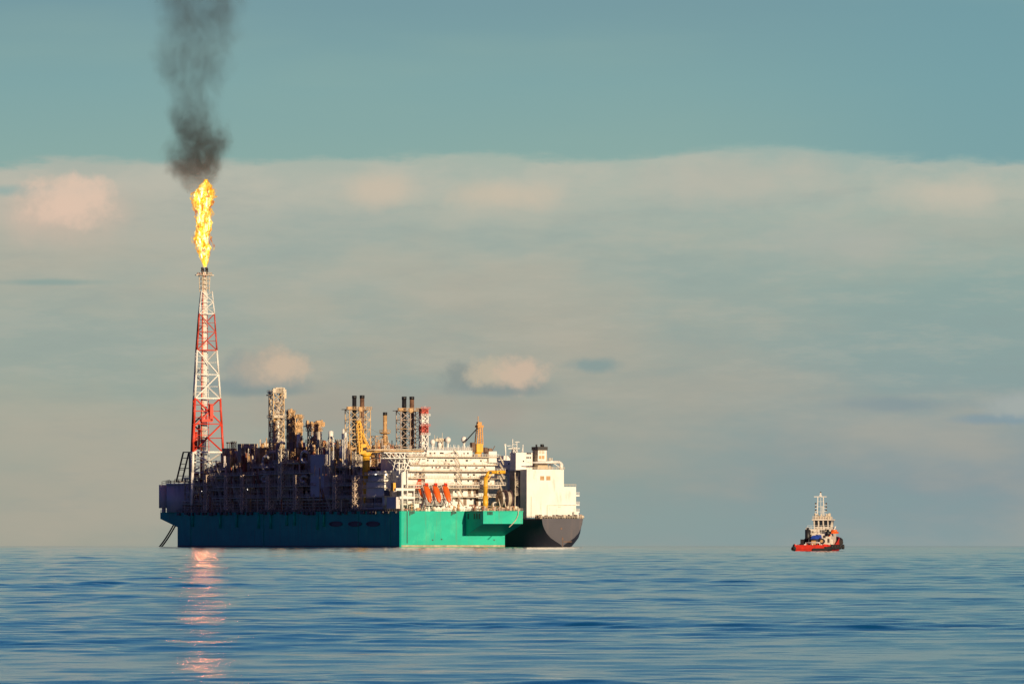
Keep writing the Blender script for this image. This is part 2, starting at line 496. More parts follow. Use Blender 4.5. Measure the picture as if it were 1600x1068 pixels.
DULLRED = mat('faded_red', (.50, .065, .04), .5, var=.2, vscale=.4)
ORANGE = mat('lifeboat_orange', (.85, .14, .02), .35, var=.05)
BLACK = mat('black_paint', (.015, .015, .018), .5, var=.2, vscale=.4)
SOOT = mat('sooty_brown', (.16, .085, .05), .6, var=.35, vscale=.5)
TEAL = mat('hull_turquoise', (.004, .48, .33), .55, var=.07, vscale=.03, spec=.3, stain=(.06, .60, .38), stain_amt=.55, stain_map=(.10, .10, .05), streak=((.12, .20, .11), .6))
CARRIER = mat('carrier_hull_black', (.052, .052, .072), .45, var=.12, vscale=.05, stain=(.11, .085, .085), stain_amt=.4, stain_map=(.3, .3, .04))
GLASS = mat('dark_glass', (.02, .025, .03), .1, spec=.8)
ALGAE = mat('waterline_scum', (.38, .34, .22), .7, var=.3, vscale=.4)
REEL = mat('reel_maroon', (.17, .09, .11), .5, var=.2, vscale=.5)
GREYW = mat('pale_grey_paint', (.66, .60, .58), .5, var=.08, vscale=.1, stain=(.25, .16, .1), stain_amt=.4, stain_map=(.4, .4, .06))
lampm = bpy.data.materials.new('lit_lamp'); lampm.use_nodes = True
_b = lampm.node_tree.nodes['Principled BSDF']; _b.inputs['Emission Color'].default_value = (1, .93, .8, 1); _b.inputs['Emission Strength'].default_value = 5

# ------------------------------------------------------------------ production vessel frame: x across the stern, y towards the bow, z up from the water
AL = math.atan2(.397, .918); CA, SA = math.cos(AL), math.sin(AL)
C0 = (-61.5, 4500.0, drop(4500.0)); BEAM, LEN, DECK = 62.7, 340.0, 19.7
def PV(px, py, v):
    k = (px-800)/FPX
    u = (k*(C0[1]+v*CA)-C0[0]+v*SA)/(CA-k*SA)
    Y = C0[1]+u*SA+v*CA
    return (u, v, CAM_H-(py-YLEV)/FPX*Y-C0[2])
def PU(px, py, u):
    k = (px-800)/FPX
    v = (C0[0]+u*CA-k*(C0[1]+u*SA))/(SA+k*CA)
    Y = C0[1]+u*SA+v*CA
    return (u, v, CAM_H-(py-YLEV)/FPX*Y-C0[2])
ship = thing('production_vessel', 'large turquoise gas production ship with tall red and white flare tower', 'ship', C0, AL)

# hull
h = MB()
c = .8
h.prism([(0, c), (c, 0), (BEAM, 0), (BEAM, LEN), (0, LEN)][::1], 'z', -12, DECK)
hull = h.build('hull', TEAL, ship)
p = MB(); p.prism([(-25, 12.7), (-.02, 6.3), (-.02, DECK-.3), (-25, DECK-.3)], 'x', 39, BEAM-.05)
p.box((38.7, -25.25, DECK-.3), (BEAM+.25, 0, DECK+.05))
plat = p.build('stern_platform', TEAL, hull)
p = MB(); p.prism([(LEN+.02, 10.8), (371, 16.2), (371, 20.0), (LEN+.02, 20.0)], 'x', 1, 34)
bowp = p.build('bow_platform', TEAL, hull)
p = MB()
p.box((-.05, c, -1), (-.02, LEN, .5)); p.build('waterline_band', DARK, hull)
p = MB(); p.box((c, -.06, -1), (BEAM, -.02, 1.0)); p.build('waterline_band', ALGAE, hull)
for x in (525, 555, 583):                      # three oval fairleads in the side
    q_ = PU(x, 818, 0)
    p = MB(); vs = []; n = 16
    for r_, dxx in ((1.0, -.02), (1.0, -.35), (.8, -.35), (.8, -.1)):
        for i in range(n):
            a_ = 2*math.pi*i/n; vs.append((dxx, q_[1]+10.0*r_*math.cos(a_), q_[2]+1.5*r_*math.sin(a_)))
    fs = []
    for j in range(3):
        for i in range(n): fs.append((j*n+i, j*n+(i+1) % n, (j+1)*n+(i+1) % n, (j+1)*n+i))
    fs.append([3*n+i for i in range(n)]); p.add(vs, fs); p.build('fairlead', BLACK, hull)
p = MB(cyl='side_caisson'); rr = random.Random(3)                 # caissons and stand-off guides down the side
for x in (302, 345, 371, 405, 424, 449, 461, 497, 507):
    q_ = PU(x, 800, 0); z0 = 19-9*rr.uniform(.75, 1.1)
    p.cyl((-.55, q_[1], z0), (-.55, q_[1], DECK), .8, n=8)
for x in (298, 412, 560, 610):
    q_ = PU(x, 800, 0); p.cyl((-.2, q_[1], 0), (-.2, q_[1], DECK), .18, n=5)
p.build('side_caissons', TEAL, hull)
p = MB(box='side_bracket'); v = 4
while v < LEN-2:
    w = rr.choice((1.5, 2.5, 4, 5)); p.box((-1.1, v, DECK-rr.uniform(.9, 1.9)), (-.05, v+w, DECK-.1)); v += w+rr.choice((2, 3, 5, 8))
p.build('side_brackets', DARK, hull)
p = MB(bar='drain_pipe', box='drain_pipe')
q_ = PV(636, 800, 0); p.bar((q_[0], -.2, 2), (q_[0], -.2, DECK), .35)
for x0 in (640, 705):
    for i in range(4):
        q_ = PV(x0+i*2.2, 800, 0); p.box((q_[0]-.2, -.35, DECK-(2.4-.35*i)), (q_[0]+.2, -.02, DECK-.05))
    a_, b_ = PV(x0, 797, 0), PV(x0+8, 797, 0); p.box((a_[0], -.4, DECK-1.0), (b_[0], -.05, DECK-.6))
for i in range(4):
    q_ = PV(762+i*2.2, 800, -25); p.box((q_[0]-.2, -25.6, DECK-2.1), (q_[0]+.2, -25.26, DECK-.35))
a_, b_ = PV(684, 838, 0), PV(786, 838, 0)
for x, y in ((676, 843), (690, 842), (772, 843)):
    q_ = PV(x, y, 0); p.box((q_[0]-.35, -.12, q_[2]-.35), (q_[0]+.35, -.02, q_[2]+.35))
p.build('drain_pipes', BLACK, hull)
p = MB(box='freeing_port')
for i, vv in enumerate((-20.5, -17, -13.5, -5)):
    p.box((38.85, vv, 15.3), (38.98, vv+1.7, 18.3))
p.build('freeing_port', BLACK, plat)
p = MB()                                        # drooping hose at the corner of the stern platform
pts = []
for i in range(12):
    t_ = i/11; q_ = PV(809-14*t_**1.8+3*math.sin(t_*3), 793+30*t_, -25.6); pts.append(q_)
p.tube(pts, .22, 5); p.build('hanging_hose', CREAM, plat)
# deck edge railing and bulwark clutter
p = MB(True)
p.rail([(0.2, 1, DECK), (0.2, LEN, DECK)], 1.3, 2.5, .15)
p.rail([(0.2, 1, DECK), (38, .2, DECK)], 1.3, 2.0, .15)
p.rail([(39, -25, DECK+.05), (BEAM, -25, DECK+.05), (BEAM, 0, DECK)], 1.3, 2.0, .15)
p.rail([(39, -25, DECK+.05), (39, 0, DECK+.05)], 1.3, 2.0, .15)
p.rail([(1.2, LEN, 20), (1.2, 371, 20), (33, 371, 20)], 1.3, 2.0, .15)
p.build('deck_railing', STEEL, hull)

# ---------------------------------------------------------------- bow: turret housing
p = MB()
q_ = PV(291, 755, 352); r_ = 11.5
p.cyl((q_[0], 352, 20), (q_[0], 352, q_[2]-1), r_, n=40); p.cyl((q_[0], 352, q_[2]-1), (q_[0], 352, q_[2]), r_+.4, r_+.2, n=40)
bt = p.build('turret_housing', GREYW, ship)
q2 = PV(256, 757, 366); p = MB(); p.cyl((q2[0], 366, 22.5), (q2[0], 366, q2[2]), 2.9, n=20); p.cyl((q2[0], 366, 20), (q2[0], 366, 22.5), 1.2, n=10)
p.build('vent_drum', GREYW, bt)
q2 = PV(262, 757, 356); p = MB(); p.cyl((q2[0]+1, 357, 22.5), (q2[0]+1, 357, q2[2]-1), .9, n=10); p.build('pipe', DARK, bt)
p = MB(); ring = [(q_[0]+r_*math.cos(a), 352+r_*math.sin(a), q_[2]) for a in [i*math.pi/12 for i in range(24)]]
p.rail(ring, 1.6, 3, .22, close=True)
a_ = PV(253, 752, 366); p.rail([(a_[0], 366, q_[2]-1), (q_[0]-8, 358, q_[2])], 2.2, 3, .22)
p.build('railing', STEEL, bt)
# leaning access frame between turret and flare tower
p = MB()
for du in (0, 3.5):
    a_ = PV(286.5, 706, 338); b_ = PV(275.5, 752, 344); c_ = PV(289, 756, 332)
    a1 = (a_[0]+du, a_[1], a_[2]); b1 = (b_[0]+du, b_[1], b_[2]); p.bar(a1, b1, .7)
    d_ = PV(296, 706, 330); p.bar(a1, (d_[0]+du, d_[1], d_[2]), .6); p.bar((d_[0]+du, d_[1], d_[2]), (d_[0]+du, d_[1], 24), .6)
    for tt_ in (.2, .55): 
        m_ = Vector(a1).lerp(Vector(b1), tt_); p.bar(m_, (d_[0]+du, d_[1], m_.z), .4)
for tt_ in (0, .2, .4, .6, .8, 1):
    m_ = Vector(a_).lerp(Vector(b_), tt_); p.bar(m_, m_+Vector((3.5, 0, 0)), .35)
p.rail([(b_[0]-1, b_[1], b_[2]), (b_[0]+6, b_[1], b_[2])], 1.5, 2, .2)
p.build('access_frame', DARK, ship)

# ---------------------------------------------------------------- flare tower, three legged
FT_V = 318.0
def ftp(k, z, f=1.0):
    """leg k at height z, in vessel frame"""
    zz = [(45, 12.6, 316.5), (86.5, 10.1, 317.2), (114.8, 7.9, 317.8), (136.2, 6.0, 319), (149.5, 4.3, 320), (162, 2.4, 320)]
    for (za, ra, xa), (zb, rb, xb) in zip(zz[:-1], zz[1:]):
        if z <= zb or zb == 162: break
    tt_ = (z-za)/(zb-za); r = (ra+(rb-ra)*tt_)*f; cx = PV(xa+(xb-xa)*tt_, 700, FT_V)[0]
    a = math.radians((5, 125, 245)[k])-AL
    return Vector((cx+r*math.cos(a), FT_V+r*math.sin(a), z))
zof = lambda py: PV(320, py, FT_V)[2]
lv = [zof(y) for y in (738, 706, 662, 622, 585, 547, 518, 490, 472, 455)]
band = [1, 0, 0, 1, 1, 2, 2, 1, 1]              # 0 red, 1 white, 2 faded red
FM = [RED, WHITE, DULLRED, CREAM]
ft = MB()
for k in range(3):
    for i, (za, zb) in enumerate(zip(lv[:-1], lv[1:])):
        pass
ftroot = bpy.data.objects.new('flare_tower', None); col.objects.link(ftroot); ftroot.parent = ship
for k in range(3):
    m_ = MB()
    for i, (za, zb) in enumerate(zip(lv[:-1], lv[1:])):
        w = .82-.058*i; m_.cyl(ftp(k, za), ftp(k, zb), w, w-.05, n=8, mi=band[i])
    m_.cyl(ftp(k, 24), ftp(k, lv[0]), .9, n=8, mi=1)
    m_.build('leg', FM, ftroot)
m_ = MB()
for k in range(3):
    j = (k+1) % 3
    for i, (za, zb) in enumerate(zip(lv[:-1], lv[1:])):
        w = .80-.058*i
        if i in (1, 3, 5, 7, 9): m_.bar(ftp(k, za), ftp(j, za), w*1.3, band[i] if i != 1 else 1)
        else: m_.bar(ftp(k, za), ftp(j, za), w*.8, band[i])
        mid = (ftp(k, za)+ftp(j, za))/2; midb = (ftp(k, zb)+ftp(j, zb))/2
        if i % 2 == 1:
            m_.bar(ftp(k, za), ftp(j, zb), w, band[i])
            m_.bar((ftp(k, (za+zb)/2)), (ftp(k, za)+ftp(j, zb))/2, w*.6, band[i])
        else:
            m_.bar(ftp(j, za), ftp(k, zb), w, band[i])
            m_.bar((ftp(k, (za+zb)/2)), (ftp(j, za)+ftp(k, zb))/2, w*.6, band[i])
m_.build('bracing', FM, ftroot)
# riser pipes up the middle
for dxp, rad, mt in ((-6.8, .34, DULLRED), (-4.2, .5, CREAM), (-1.4, .4, WHITE), (1.2, .38, WHITE), (3.6, .36, WHITE), (-5.6, .25, DULLRED)):
    m_ = MB(); top = zof(425 if rad > .37 else 455)
    a_ = PV(319.5+dxp*1.15, 700, FT_V-1); b_ = PV(320.3+dxp*.62, 700, FT_V-1)
    m_.cyl((a_[0], FT_V-1+dxp*.2, 30), (b_[0], FT_V-1+dxp*.1, top), rad, rad*.8, n=10)
    for i in range(9):
        z = 50+i*11.5; tt_ = (z-30)/(top-30); x_ = a_[0]+(b_[0]-a_[0])*tt_
        if z < top-3: m_.cyl((x_, FT_V-1+dxp*.15, z), (x_, FT_V-1+dxp*.15, z+.6), rad*1.25, n=10)
    m_.build('riser_pipe', mt, ftroot)
# rungs and small platforms on the inner left side, banded like the legs
m_ = MB()
for i, (za, zb) in enumerate(zip(lv[:-1], lv[1:])):
    n = max(3, int((zb-za)/3.2))
    for s_ in range(n):
        z = za+(zb-za)*s_/n; A_, B_, C_ = ftp(1, z), ftp(2, z), ftp(0, z)
        e = A_.lerp(C_, .62 if s_ % 2 else .42); g_ = B_.lerp(C_, .5)
        m_.bar(A_, e, .22, band[i]); m_.bar(B_, g_, .22, band[i])
        if s_ % 2 == 0: m_.bar(e, g_, .2, band[i])
    m_.bar(ftp(1, za).lerp(ftp(0, za), .55), ftp(1, zb).lerp(ftp(0, zb), .55), .3, band[i])
m_.build('ladderway', FM, ftroot)
m_ = MB()                                       # red davit box part way up
a_, b_ = PV(327.5, 632, FT_V-8), PV(332.5, 657, FT_V-8)
m_.box((a_[0], FT_V-9, b_[2]), (b_[0], FT_V-6.5, a_[2])); m_.box((a_[0]-.4, FT_V-9.4, a_[2]), (b_[0]+.4, FT_V-6.1, a_[2]+.5))
a_, b_ = PV(314.5, 654, FT_V-8), PV(329, 659, FT_V-8); m_.box((a_[0], FT_V-9, b_[2]), (b_[0]+1, FT_V-5, a_[2]))
m_.rail([(a_[0], FT_V-9, a_[2]), (b_[0], FT_V-9, a_[2])], 1.3, 1.5, .2)
a_, b_ = PV(302, 667, FT_V-6), PV(330, 640, FT_V-6); m_.bar(a_, b_, .9)
a_, b_ = PV(306, 674, FT_V+2), PV(312, 702, FT_V+2); m_.cyl((a_[0], a_[1], b_[2]), (a_[0], a_[1], a_[2]), 1.1, n=10)
m_.cyl((a_[0]+2, a_[1], b_[2]), (a_[0]+2, a_[1], a_[2]+4), .7, n=8)
m_.build('maintenance_davit', RED, ftroot)
m_ = MB()                                       # burner deck
zt = zof(430); cxp = PV(319.5, 430, FT_V)[0]
m_.cyl((cxp, FT_V, zt-.3), (cxp, FT_V, zt+.2), 4.6, n=14, mi=0)
m_.box((cxp-5.6, FT_V-1, zt-.2), (cxp+5.6, FT_V+1, zt+.3))
m_.rail([(cxp+4.5*math.cos(a), FT_V+4.5*math.sin(a), zt+.2) for a in [i*math.pi/5 for i in range(10)]], 1.3, 2, .18, close=True)
for z in (zof(437), zof(444), zof(451)):
    m_.cyl((cxp, FT_V, z-.15), (cxp, FT_V, z+.15), 3.2, n=12)
    m_.rail([(cxp+3.2*math.cos(a), FT_V+3.2*math.sin(a), z) for a in [i*math.pi/4 for i in range(8)]], 1.2, 2, .15, close=True)
for a in range(8):
    m_.bar((cxp+3*math.cos(a*.785), FT_V+3*math.sin(a*.785), zof(456)), (cxp+3.4*math.cos(a*.785), FT_V+3.4*math.sin(a*.785), zt), .3)
m_.build('burner_deck', CREAM, ftroot)
m_ = MB()
for i, dd in enumerate((-1.7, -.5, .9, 1.9)):
    x_ = cxp+dd; yy = FT_V+(.8 if i % 2 else -.8)
    m_.cyl((x_, yy, zt), (x_, yy, zof(418.5)-i % 2*.6), .52, .62, n=10); m_.cyl((x_, yy, zof(418.5)-1.2), (x_, yy, zof(417.5)-i % 2*.6), .72, n=10)
m_.bar((cxp-2.4, FT_V, zof(423)), (cxp+2.6, FT_V, zof(424)), .35)
m_.build('flare_tip', BLACK, ftroot)

# ---------------------------------------------------------------- process modules
FRAME = mat('frame_beige', (.62, .48, .37), .55, var=.25, vscale=.3, stain=(.2, .09, .04), stain_amt=.6, stain_map=(.4, .4, .2))
SUNGOLD = mat('sunlit_gold_steel', (.55, .38, .19), .5, var=.25, vscale=.5, stain=(.28, .13, .05), stain_amt=.5, stain_map=(.6, .6, .3))  # tower steel with the warm sunlight put into its colour
R = random.Random(21)
def elbow_run(mb, rnd, u0, u1, v0, v1, z, zt, r, mi):
    """a pipe that rises, turns and runs on"""
    u = rnd.uniform(u0, u1); v = rnd.uniform(v0, v1); pts = [(u, v, z)]
    pts.append((u, v, z+rnd.uniform(1, max(1.5, zt-z))))
    for k in range(rnd.randint(1, 3)):
        l = pts[-1]; c = rnd.random()
        if c < .55: pts.append((l[0], min(v1, max(v0, l[1]+rnd.choice((-1, 1))*rnd.uniform(3, 12))), l[2]))
        elif c < .75: pts.append((min(u1, max(u0, l[0]+rnd.uniform(-4, 4))), l[1], l[2]))
        else: pts.append((l[0], l[1], max(z, min(zt, l[2]+rnd.uniform(-5, 5)))))
    pts = [p_ for i, p_ in enumerate(pts) if i == 0 or (Vector(p_)-Vector(pts[i-1])).length > .5]
    if len(pts) > 1: mb.tube(pts, r, 6, mi)
def module(v0, v1, ztop, rnd, u0=1.5, u1=58, roof=True, label=None):
    zs = [DECK+5.2]
    while zs[-1] < ztop-5: zs.append(zs[-1]+rnd.uniform(6.2, 8.0))
    zs[-1] = ztop
    f = MB()
    vs_ = [v0+(v1-v0)*i/4 for i in range(5)]; us_ = [u0, u0+9, u0+20, u0+32, u0+44, u1]
    for v in vs_:
        for u in us_[:2]+us_[-1:]: f.bar((u, v, DECK), (u, v, ztop+(1.5 if rnd.random() < .3 else 0)), .75 if v in (v0, v1) else .55)
    for u in us_[2:-1]:
        f.bar((u, v0, DECK), (u, v0, ztop), .7); f.bar((u, v1, DECK), (u, v1, ztop), .7)
    zz = [DECK]+zs
    for a, b in zip(zz[:-1], zz[1:]):
        for i in range(4):
            if rnd.random() < .45:
                x0, x1 = (vs_[i], vs_[i+1]) if rnd.random() < .5 else (vs_[i+1], vs_[i])
                f.bar((u0, x0, a), (u0, x1, b), .35)
                if rnd.random() < .4: f.bar((u0, x1, a), (u0, x0, b), .35)
        for i in range(5):
            if rnd.random() < .6: f.bar((us_[i], v0, a), (us_[i+1], v0, b), .4)
    for z in zs:
        f.box((u0, v0, z-.9), (u0+.4, v1, z-.05), 0); f.box((u0, v0, z-.9), (u1, v0+.4, z-.05), 0)
        f.box((u1-.4, v0, z-.9), (u1, v1, z-.05)); f.box((u0, v1-.4, z-.9), (u1, v1, z-.05))
    mo = f.build('process_module', FRAME, ship, label)
    d = MB(box='deck_plate')
    for z in zs: d.box((u0-.1, v0-.1, z-.04), (u1+.1, v1+.1, z+.12))
    d.build('deck_plate', DARK, mo)
    r_ = MB(box='walkway')
    for z in zs:
        uo = u0-(1.3 if rnd.random() < .5 else .1)
        r_.rail([(uo, v0, z+.12), (uo, v1, z+.12)], 1.2, 2.2, .14)
        r_.box((uo-.05, v0, z-.35), (max(uo+.1, u0-.02), v1, z+.13))
        r_.rail([(u0, v0-.1, z+.12), (u1, v0-.1, z+.12)], 1.2, 3, .14)
    for a, b in zip(zs[:-1], zs[1:]):
        if rnd.random() < .6:
            s0 = rnd.uniform(v0, v1-8); r_.stair((u0-.7, s0, a), (u0-.7, s0+(b-a)*1.0, b), 1.0)
    r_.build('railing', CREAM, mo)
    # equipment inside
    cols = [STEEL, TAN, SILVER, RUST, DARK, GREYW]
    pm = MB(True); eq = MB(True)
    for a, b in zip(zz[:-1], zz[1:]):
        H = b-a
        # long pipe lanes along the side
        for k in range(5):
            z = a+rnd.uniform(.5, H-1); u = rnd.uniform(u0+.6, u0+4.5); s0 = rnd.uniform(v0, v0+8); s1 = rnd.uniform(v1-8, v1)
            pm.cyl((u, s0, z), (u, s1, z), rnd.choice((.15, .22, .35, .5)), n=6, mi=rnd.choice((0, 0, 1, 2, 3)))
        for k in range(12): elbow_run(pm, rnd, u0+.5, u0+8, v0+.5, v1-.5, a, b-.6, rnd.choice((.15, .2, .3, .45)), rnd.choice((0, 0, 1, 2, 2, 3, 4)))
        for k in range(14):
            v = rnd.uniform(v0, v1); u = rnd.uniform(u0+.3, u0+6); pm.cyl((u, v, a), (u, v, a+H*rnd.uniform(.4, 1)), rnd.choice((.1, .15, .25)), n=5, mi=rnd.choice((0, 1, 2, 3)))
        v = v0+2
        while v < v1-3:
            c = rnd.random(); L = rnd.uniform(3, 8); w = min(L, v1-v-1); u = u0+rnd.uniform(2.5, 6)
            if c < .33: eq.box((u, v, a+.4), (u+rnd.uniform(3, 6), v+w, a+rnd.uniform(2.5, H-1.2)), rnd.choice((0, 0, 1, 4, 5)))
            elif c < .6 and w > 3.5:
                rr_ = rnd.uniform(.8, min(1.9, H*.27)); eq.vessel((u+rr_, v+w/2, a+rr_+.9), rr_, w, 'y', rnd.choice((0, 1, 2, 3, 5)))
                for q2_ in (v+w*.25, v+w*.75): eq.box((u+.2, q2_-.2, a), (u+2*rr_-.2, q2_+.2, a+1.2), 0)
            elif c < .85: eq.tank((u+1, v+1.2, a), rnd.uniform(.7, 1.4), H*rnd.uniform(.5, .8), rnd.choice((0, 1, 2, 3, 5)))
            v += w+rnd.uniform(.5, 2.5)
        # deep interior bulk, so that daylight does not shine straight through
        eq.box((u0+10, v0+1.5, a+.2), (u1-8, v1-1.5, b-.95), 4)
    # aft face equipment, sees the sun
    for a, b in zip(zz[:-1], zz[1:]):
        u = u0+8
        while u < u1-4:
            c = rnd.random(); w = rnd.uniform(2, 6)
            if c < .4: eq.box((u, v0+.6, a+.4), (u+w, v0+1.4, a+rnd.uniform(2, b-a-1)), rnd.choice((0, 1, 3, 5)))
            elif c < .8: eq.tank((u+1, v0+.2, a), .8, (b-a)*.7, rnd.choice((1, 2, 3, 5)))
            u += w+1
    pm.build('pipework', cols, mo)
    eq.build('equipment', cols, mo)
    if roof:
        t_ = MB(True)
        for k in range(26):
            c = rnd.random(); u = rnd.uniform(u0+1, u1-6); v = rnd.uniform(v0+1, v1-3); mi = rnd.choice((0, 1, 1, 2, 3, 5))
            if c < .22: t_.box((u, v, ztop+.3), (u+rnd.uniform(2, 5), v+rnd.uniform(2, 6), ztop+rnd.uniform(1.5, 4)), mi)
            elif c < .42: t_.vessel((u+1, v, ztop+2), rnd.uniform(.7, 1.4), rnd.uniform(4, 8), rnd.choice('xy'), mi)
            elif c < .6: t_.tank((u, v, ztop), rnd.uniform(.5, 1.1), rnd.uniform(2, 5.5), mi)
            else: t_.cyl((u, v, ztop), (u, v, ztop+rnd.uniform(2, 8)), rnd.choice((.15, .25, .4)), n=6, mi=mi)
        for k in range(16): elbow_run(t_, rnd, u0, u1, v0, v1, ztop, ztop+5, rnd.choice((.2, .3, .45)), rnd.choice((0, 1, 1, 2, 3)))
        for k in range(3):
            u, v = rnd.uniform(u0+2, u0+30), rnd.uniform(v0+3, v1-3); hh = rnd.uniform(4, 8)
            t_.lattice(u, v, ztop, ztop+hh, 3, 3, 2, .3, .18, rnd.choice((1, 0, 3)))
            t_.box((u-2, v-2, ztop+hh), (u+2, v+2, ztop+hh+.2), 1); t_.rail([(u-2, v-2, ztop+hh), (u+2, v-2, ztop+hh), (u+2, v+2, ztop+hh)], 1.2, 1.5, .13, 1)
        t_.build('roof_equipment', cols, mo)
    return mo
zm = lambda py, v: PV(400, py, v)[2]
for (v0, v1, py) in ((299, 330, 746), (264, 297, 732), (228, 262, 726), (190, 226, 728), (150, 187, 722), (112, 148, 724), (66, 108, 728)):
    module(v0, v1, zm(py, v0), R, u0=R.choice((.8, 2.2, 4.0)))
# continuous pipe rack low along the side
p = MB(True)
for k in range(9):
    p.cyl((R.uniform(.6, 3.5), 62, DECK+1+k*.55), (R.uniform(.6, 3.5), 334, DECK+1+k*.55), R.choice((.2, .3, .4)), n=6, mi=k % 3)
v = 62
while v < 334: p.bar((.5, v, DECK), (.5, v, DECK+6.4), .4, 0); p.bar((.5, v, DECK+6.4), (4, v, DECK+6.4), .4, 0); v += 5.2
p.box((0.2, 62, DECK+6.5), (.6, 334, DECK+7.2), 1)
p.build('pipe_rack', [STEEL, CREAM, RUST], ship)
for (x0, x1, y) in ((332, 484, 775.5), (332, 400, 741), (405, 484, 738), (300, 330, 757), (508, 556, 757), (508, 560, 776), (336, 480, 758)):
    a_, b_ = PU(x1, y, -1.7), PU(x0, y, -1.7); p = MB(box='gangway'); z = a_[2]
    p.box((-1.9, a_[1], z-.45), (1.5, b_[1], z)); p.rail([(-1.85, a_[1], z), (-1.85, b_[1], z)], 1.3, 3.5, .17); p.build('gangway', CREAM, ship)
p = MB(True, box='landing')
for k in range(120):
    v = R.uniform(64, 333); px_ = 800+FPX*(C0[0]-v*SA)/(C0[1]+v*CA)
    yt = 746 if v > 298 else (735 if v > 262 else 727); zt_ = PV(px_, yt, v)[2]; z0 = R.choice((DECK, DECK+6, DECK+14, DECK+20)); z1 = min(zt_, z0+R.uniform(4, 20)); u = -R.uniform(.2, 1.5)
    if z1-z0 < 2: continue
    c = R.random(); mi = R.choice((0, 1, 1, 2, 3))
    if c < .6: p.cyl((u, v, z0), (u, v, z1), R.choice((.15, .22, .32)), n=6, mi=mi)
    elif c < .8: p.stair((u, v, z0), (u, v+(z1-z0)*.8, z1), 1.0, mi)
    else: p.box((-1.6, v, z1), (1, v+3, z1+.2), mi); p.rail([(-1.6, v, z1+.2), (-1.6, v+3, z1+.2)], 1.2, 1.2, .13, mi)
p.build('outboard', [STEEL, CREAM, TAN, RUST], ship)
# valves, winches and lockers standing on the open deck edge
p = MB(box='deck_locker', cyl='bollard')
for k in range(150):
    v = R.uniform(60, 335); hh = R.uniform(.8, 2.6)
    if R.random() < .5: p.box((.5, v, DECK), (1.4, v+R.uniform(.6, 2), DECK+hh), R.choice((0, 1, 2)))
    else: p.cyl((.9, v, DECK), (.9, v, DECK+hh), .3, n=6, mi=R.choice((0, 1, 2)))
p.build('deck_fittings', [STEEL, CREAM, DARK], ship)
# lit work lamps
for (x, y, u) in ((306.5, 768.5, 1.2), (315, 767.5, 1.2), (587, 741, 1.0), (603, 741, 1.0), (386, 764, 1)):
    p = MB(); q_ = PU(x, y, u); p.ball(q_, .42, 0, 8, 6); p.bar(q_, (q_[0]+.8, q_[1], q_[2]), .15, 1); p.build('work_lamp', [lampm, STEEL], ship)

def ubox(mb, x0, x1, y0, y1, v, dv, mi=0):
    a_, b_ = PV(x0, y1, v), PV(x1, y0, v); mb.box((a_[0], v, a_[2]), (b_[0], v+dv, b_[2]), mi)
# pale boxy housings among the modules
p = MB()
def sidebox(mb, x0, x1, y0, y1, u, du, mi=0):
    a_, b_ = PU(x1, y1, u), PU(x0, y0, u); mb.box((u, a_[1], a_[2]), (u+du, b_[1], b_[2]), mi)
sidebox(p, 485, 506, 710, 776, .3, 8)            # tall plated stair tower
for i in range(9):
    a_ = PU(484, 712+i*7, .1); b_ = PU(508, 712+i*7, .1); p.box((-.05, a_[1], a_[2]-.12), (.3, b_[1], a_[2]+.12))
p.build('stair_tower', GREYW, ship)
p = MB(); ubox(p, 377, 403, 693, 731, 246, 6); a_, b_ = PV(386, 707, 246), PV(395, 700, 246)
hs = p.build('equipment_house', mat('weathered_cladding', (.42, .32, .22), .6, var=.3, vscale=.6, stain=(.2, .1, .05), stain_amt=.7, stain_map=(.6, .6, .2)), ship)
p = MB(); p.box((a_[0], 245.7, a_[2]), (b_[0], 245.98, b_[2])); p.build('louvre', DARK, hs)
p = MB(); ubox(p, 406, 420, 699, 730, 224, 5); p.build('equipment_house', TAN, ship)
p = MB(); q_ = PU(530, 712, 3); ubox(p, 530, 552, 712, 734, 100, 9, 0); p.build('equipment_house', CREAM, ship)
# open stair shaft that catches the light
p = MB(); q_ = PU(445, 700, -.6)
p.lattice(q_[0]-1, q_[1], 27, zm(701, q_[1]), 4.4, 4.4, 7, .45, .28)
p.build('stair_shaft', CREAM, ship)
for x in (328, 360, 385, 425, 468, 530, 560):
    p = MB(); q_ = PU(x, 700, -.4); p.lattice(q_[0]-1, q_[1], 21, zm(742, q_[1]), 4.0, 4.0, 5, .42, .28); p.build('stair_shaft', FRAME, ship)
# big goose-neck ducts
p = MB(tube='duct')
for (x, y0, y1, u) in ((412, 712, 730, .2), (472, 704, 722, .2), (411, 742, 752, -.2), (471, 742, 752, -.2), (436, 690, 712, 6)):
    a_ = PU(x, y0, u); z0 = a_[2]; z1 = PU(x, y1, u)[2]; vv = a_[1]
    p.tube([(u, vv-8, z0-1), (u, vv-4, z0), (u, vv, z0-1), (u, vv+1.5, (z0+z1)/2), (u, vv, z1), (u, vv-7, z1)], .75, 8)
p.build('duct', SILVER, ship)

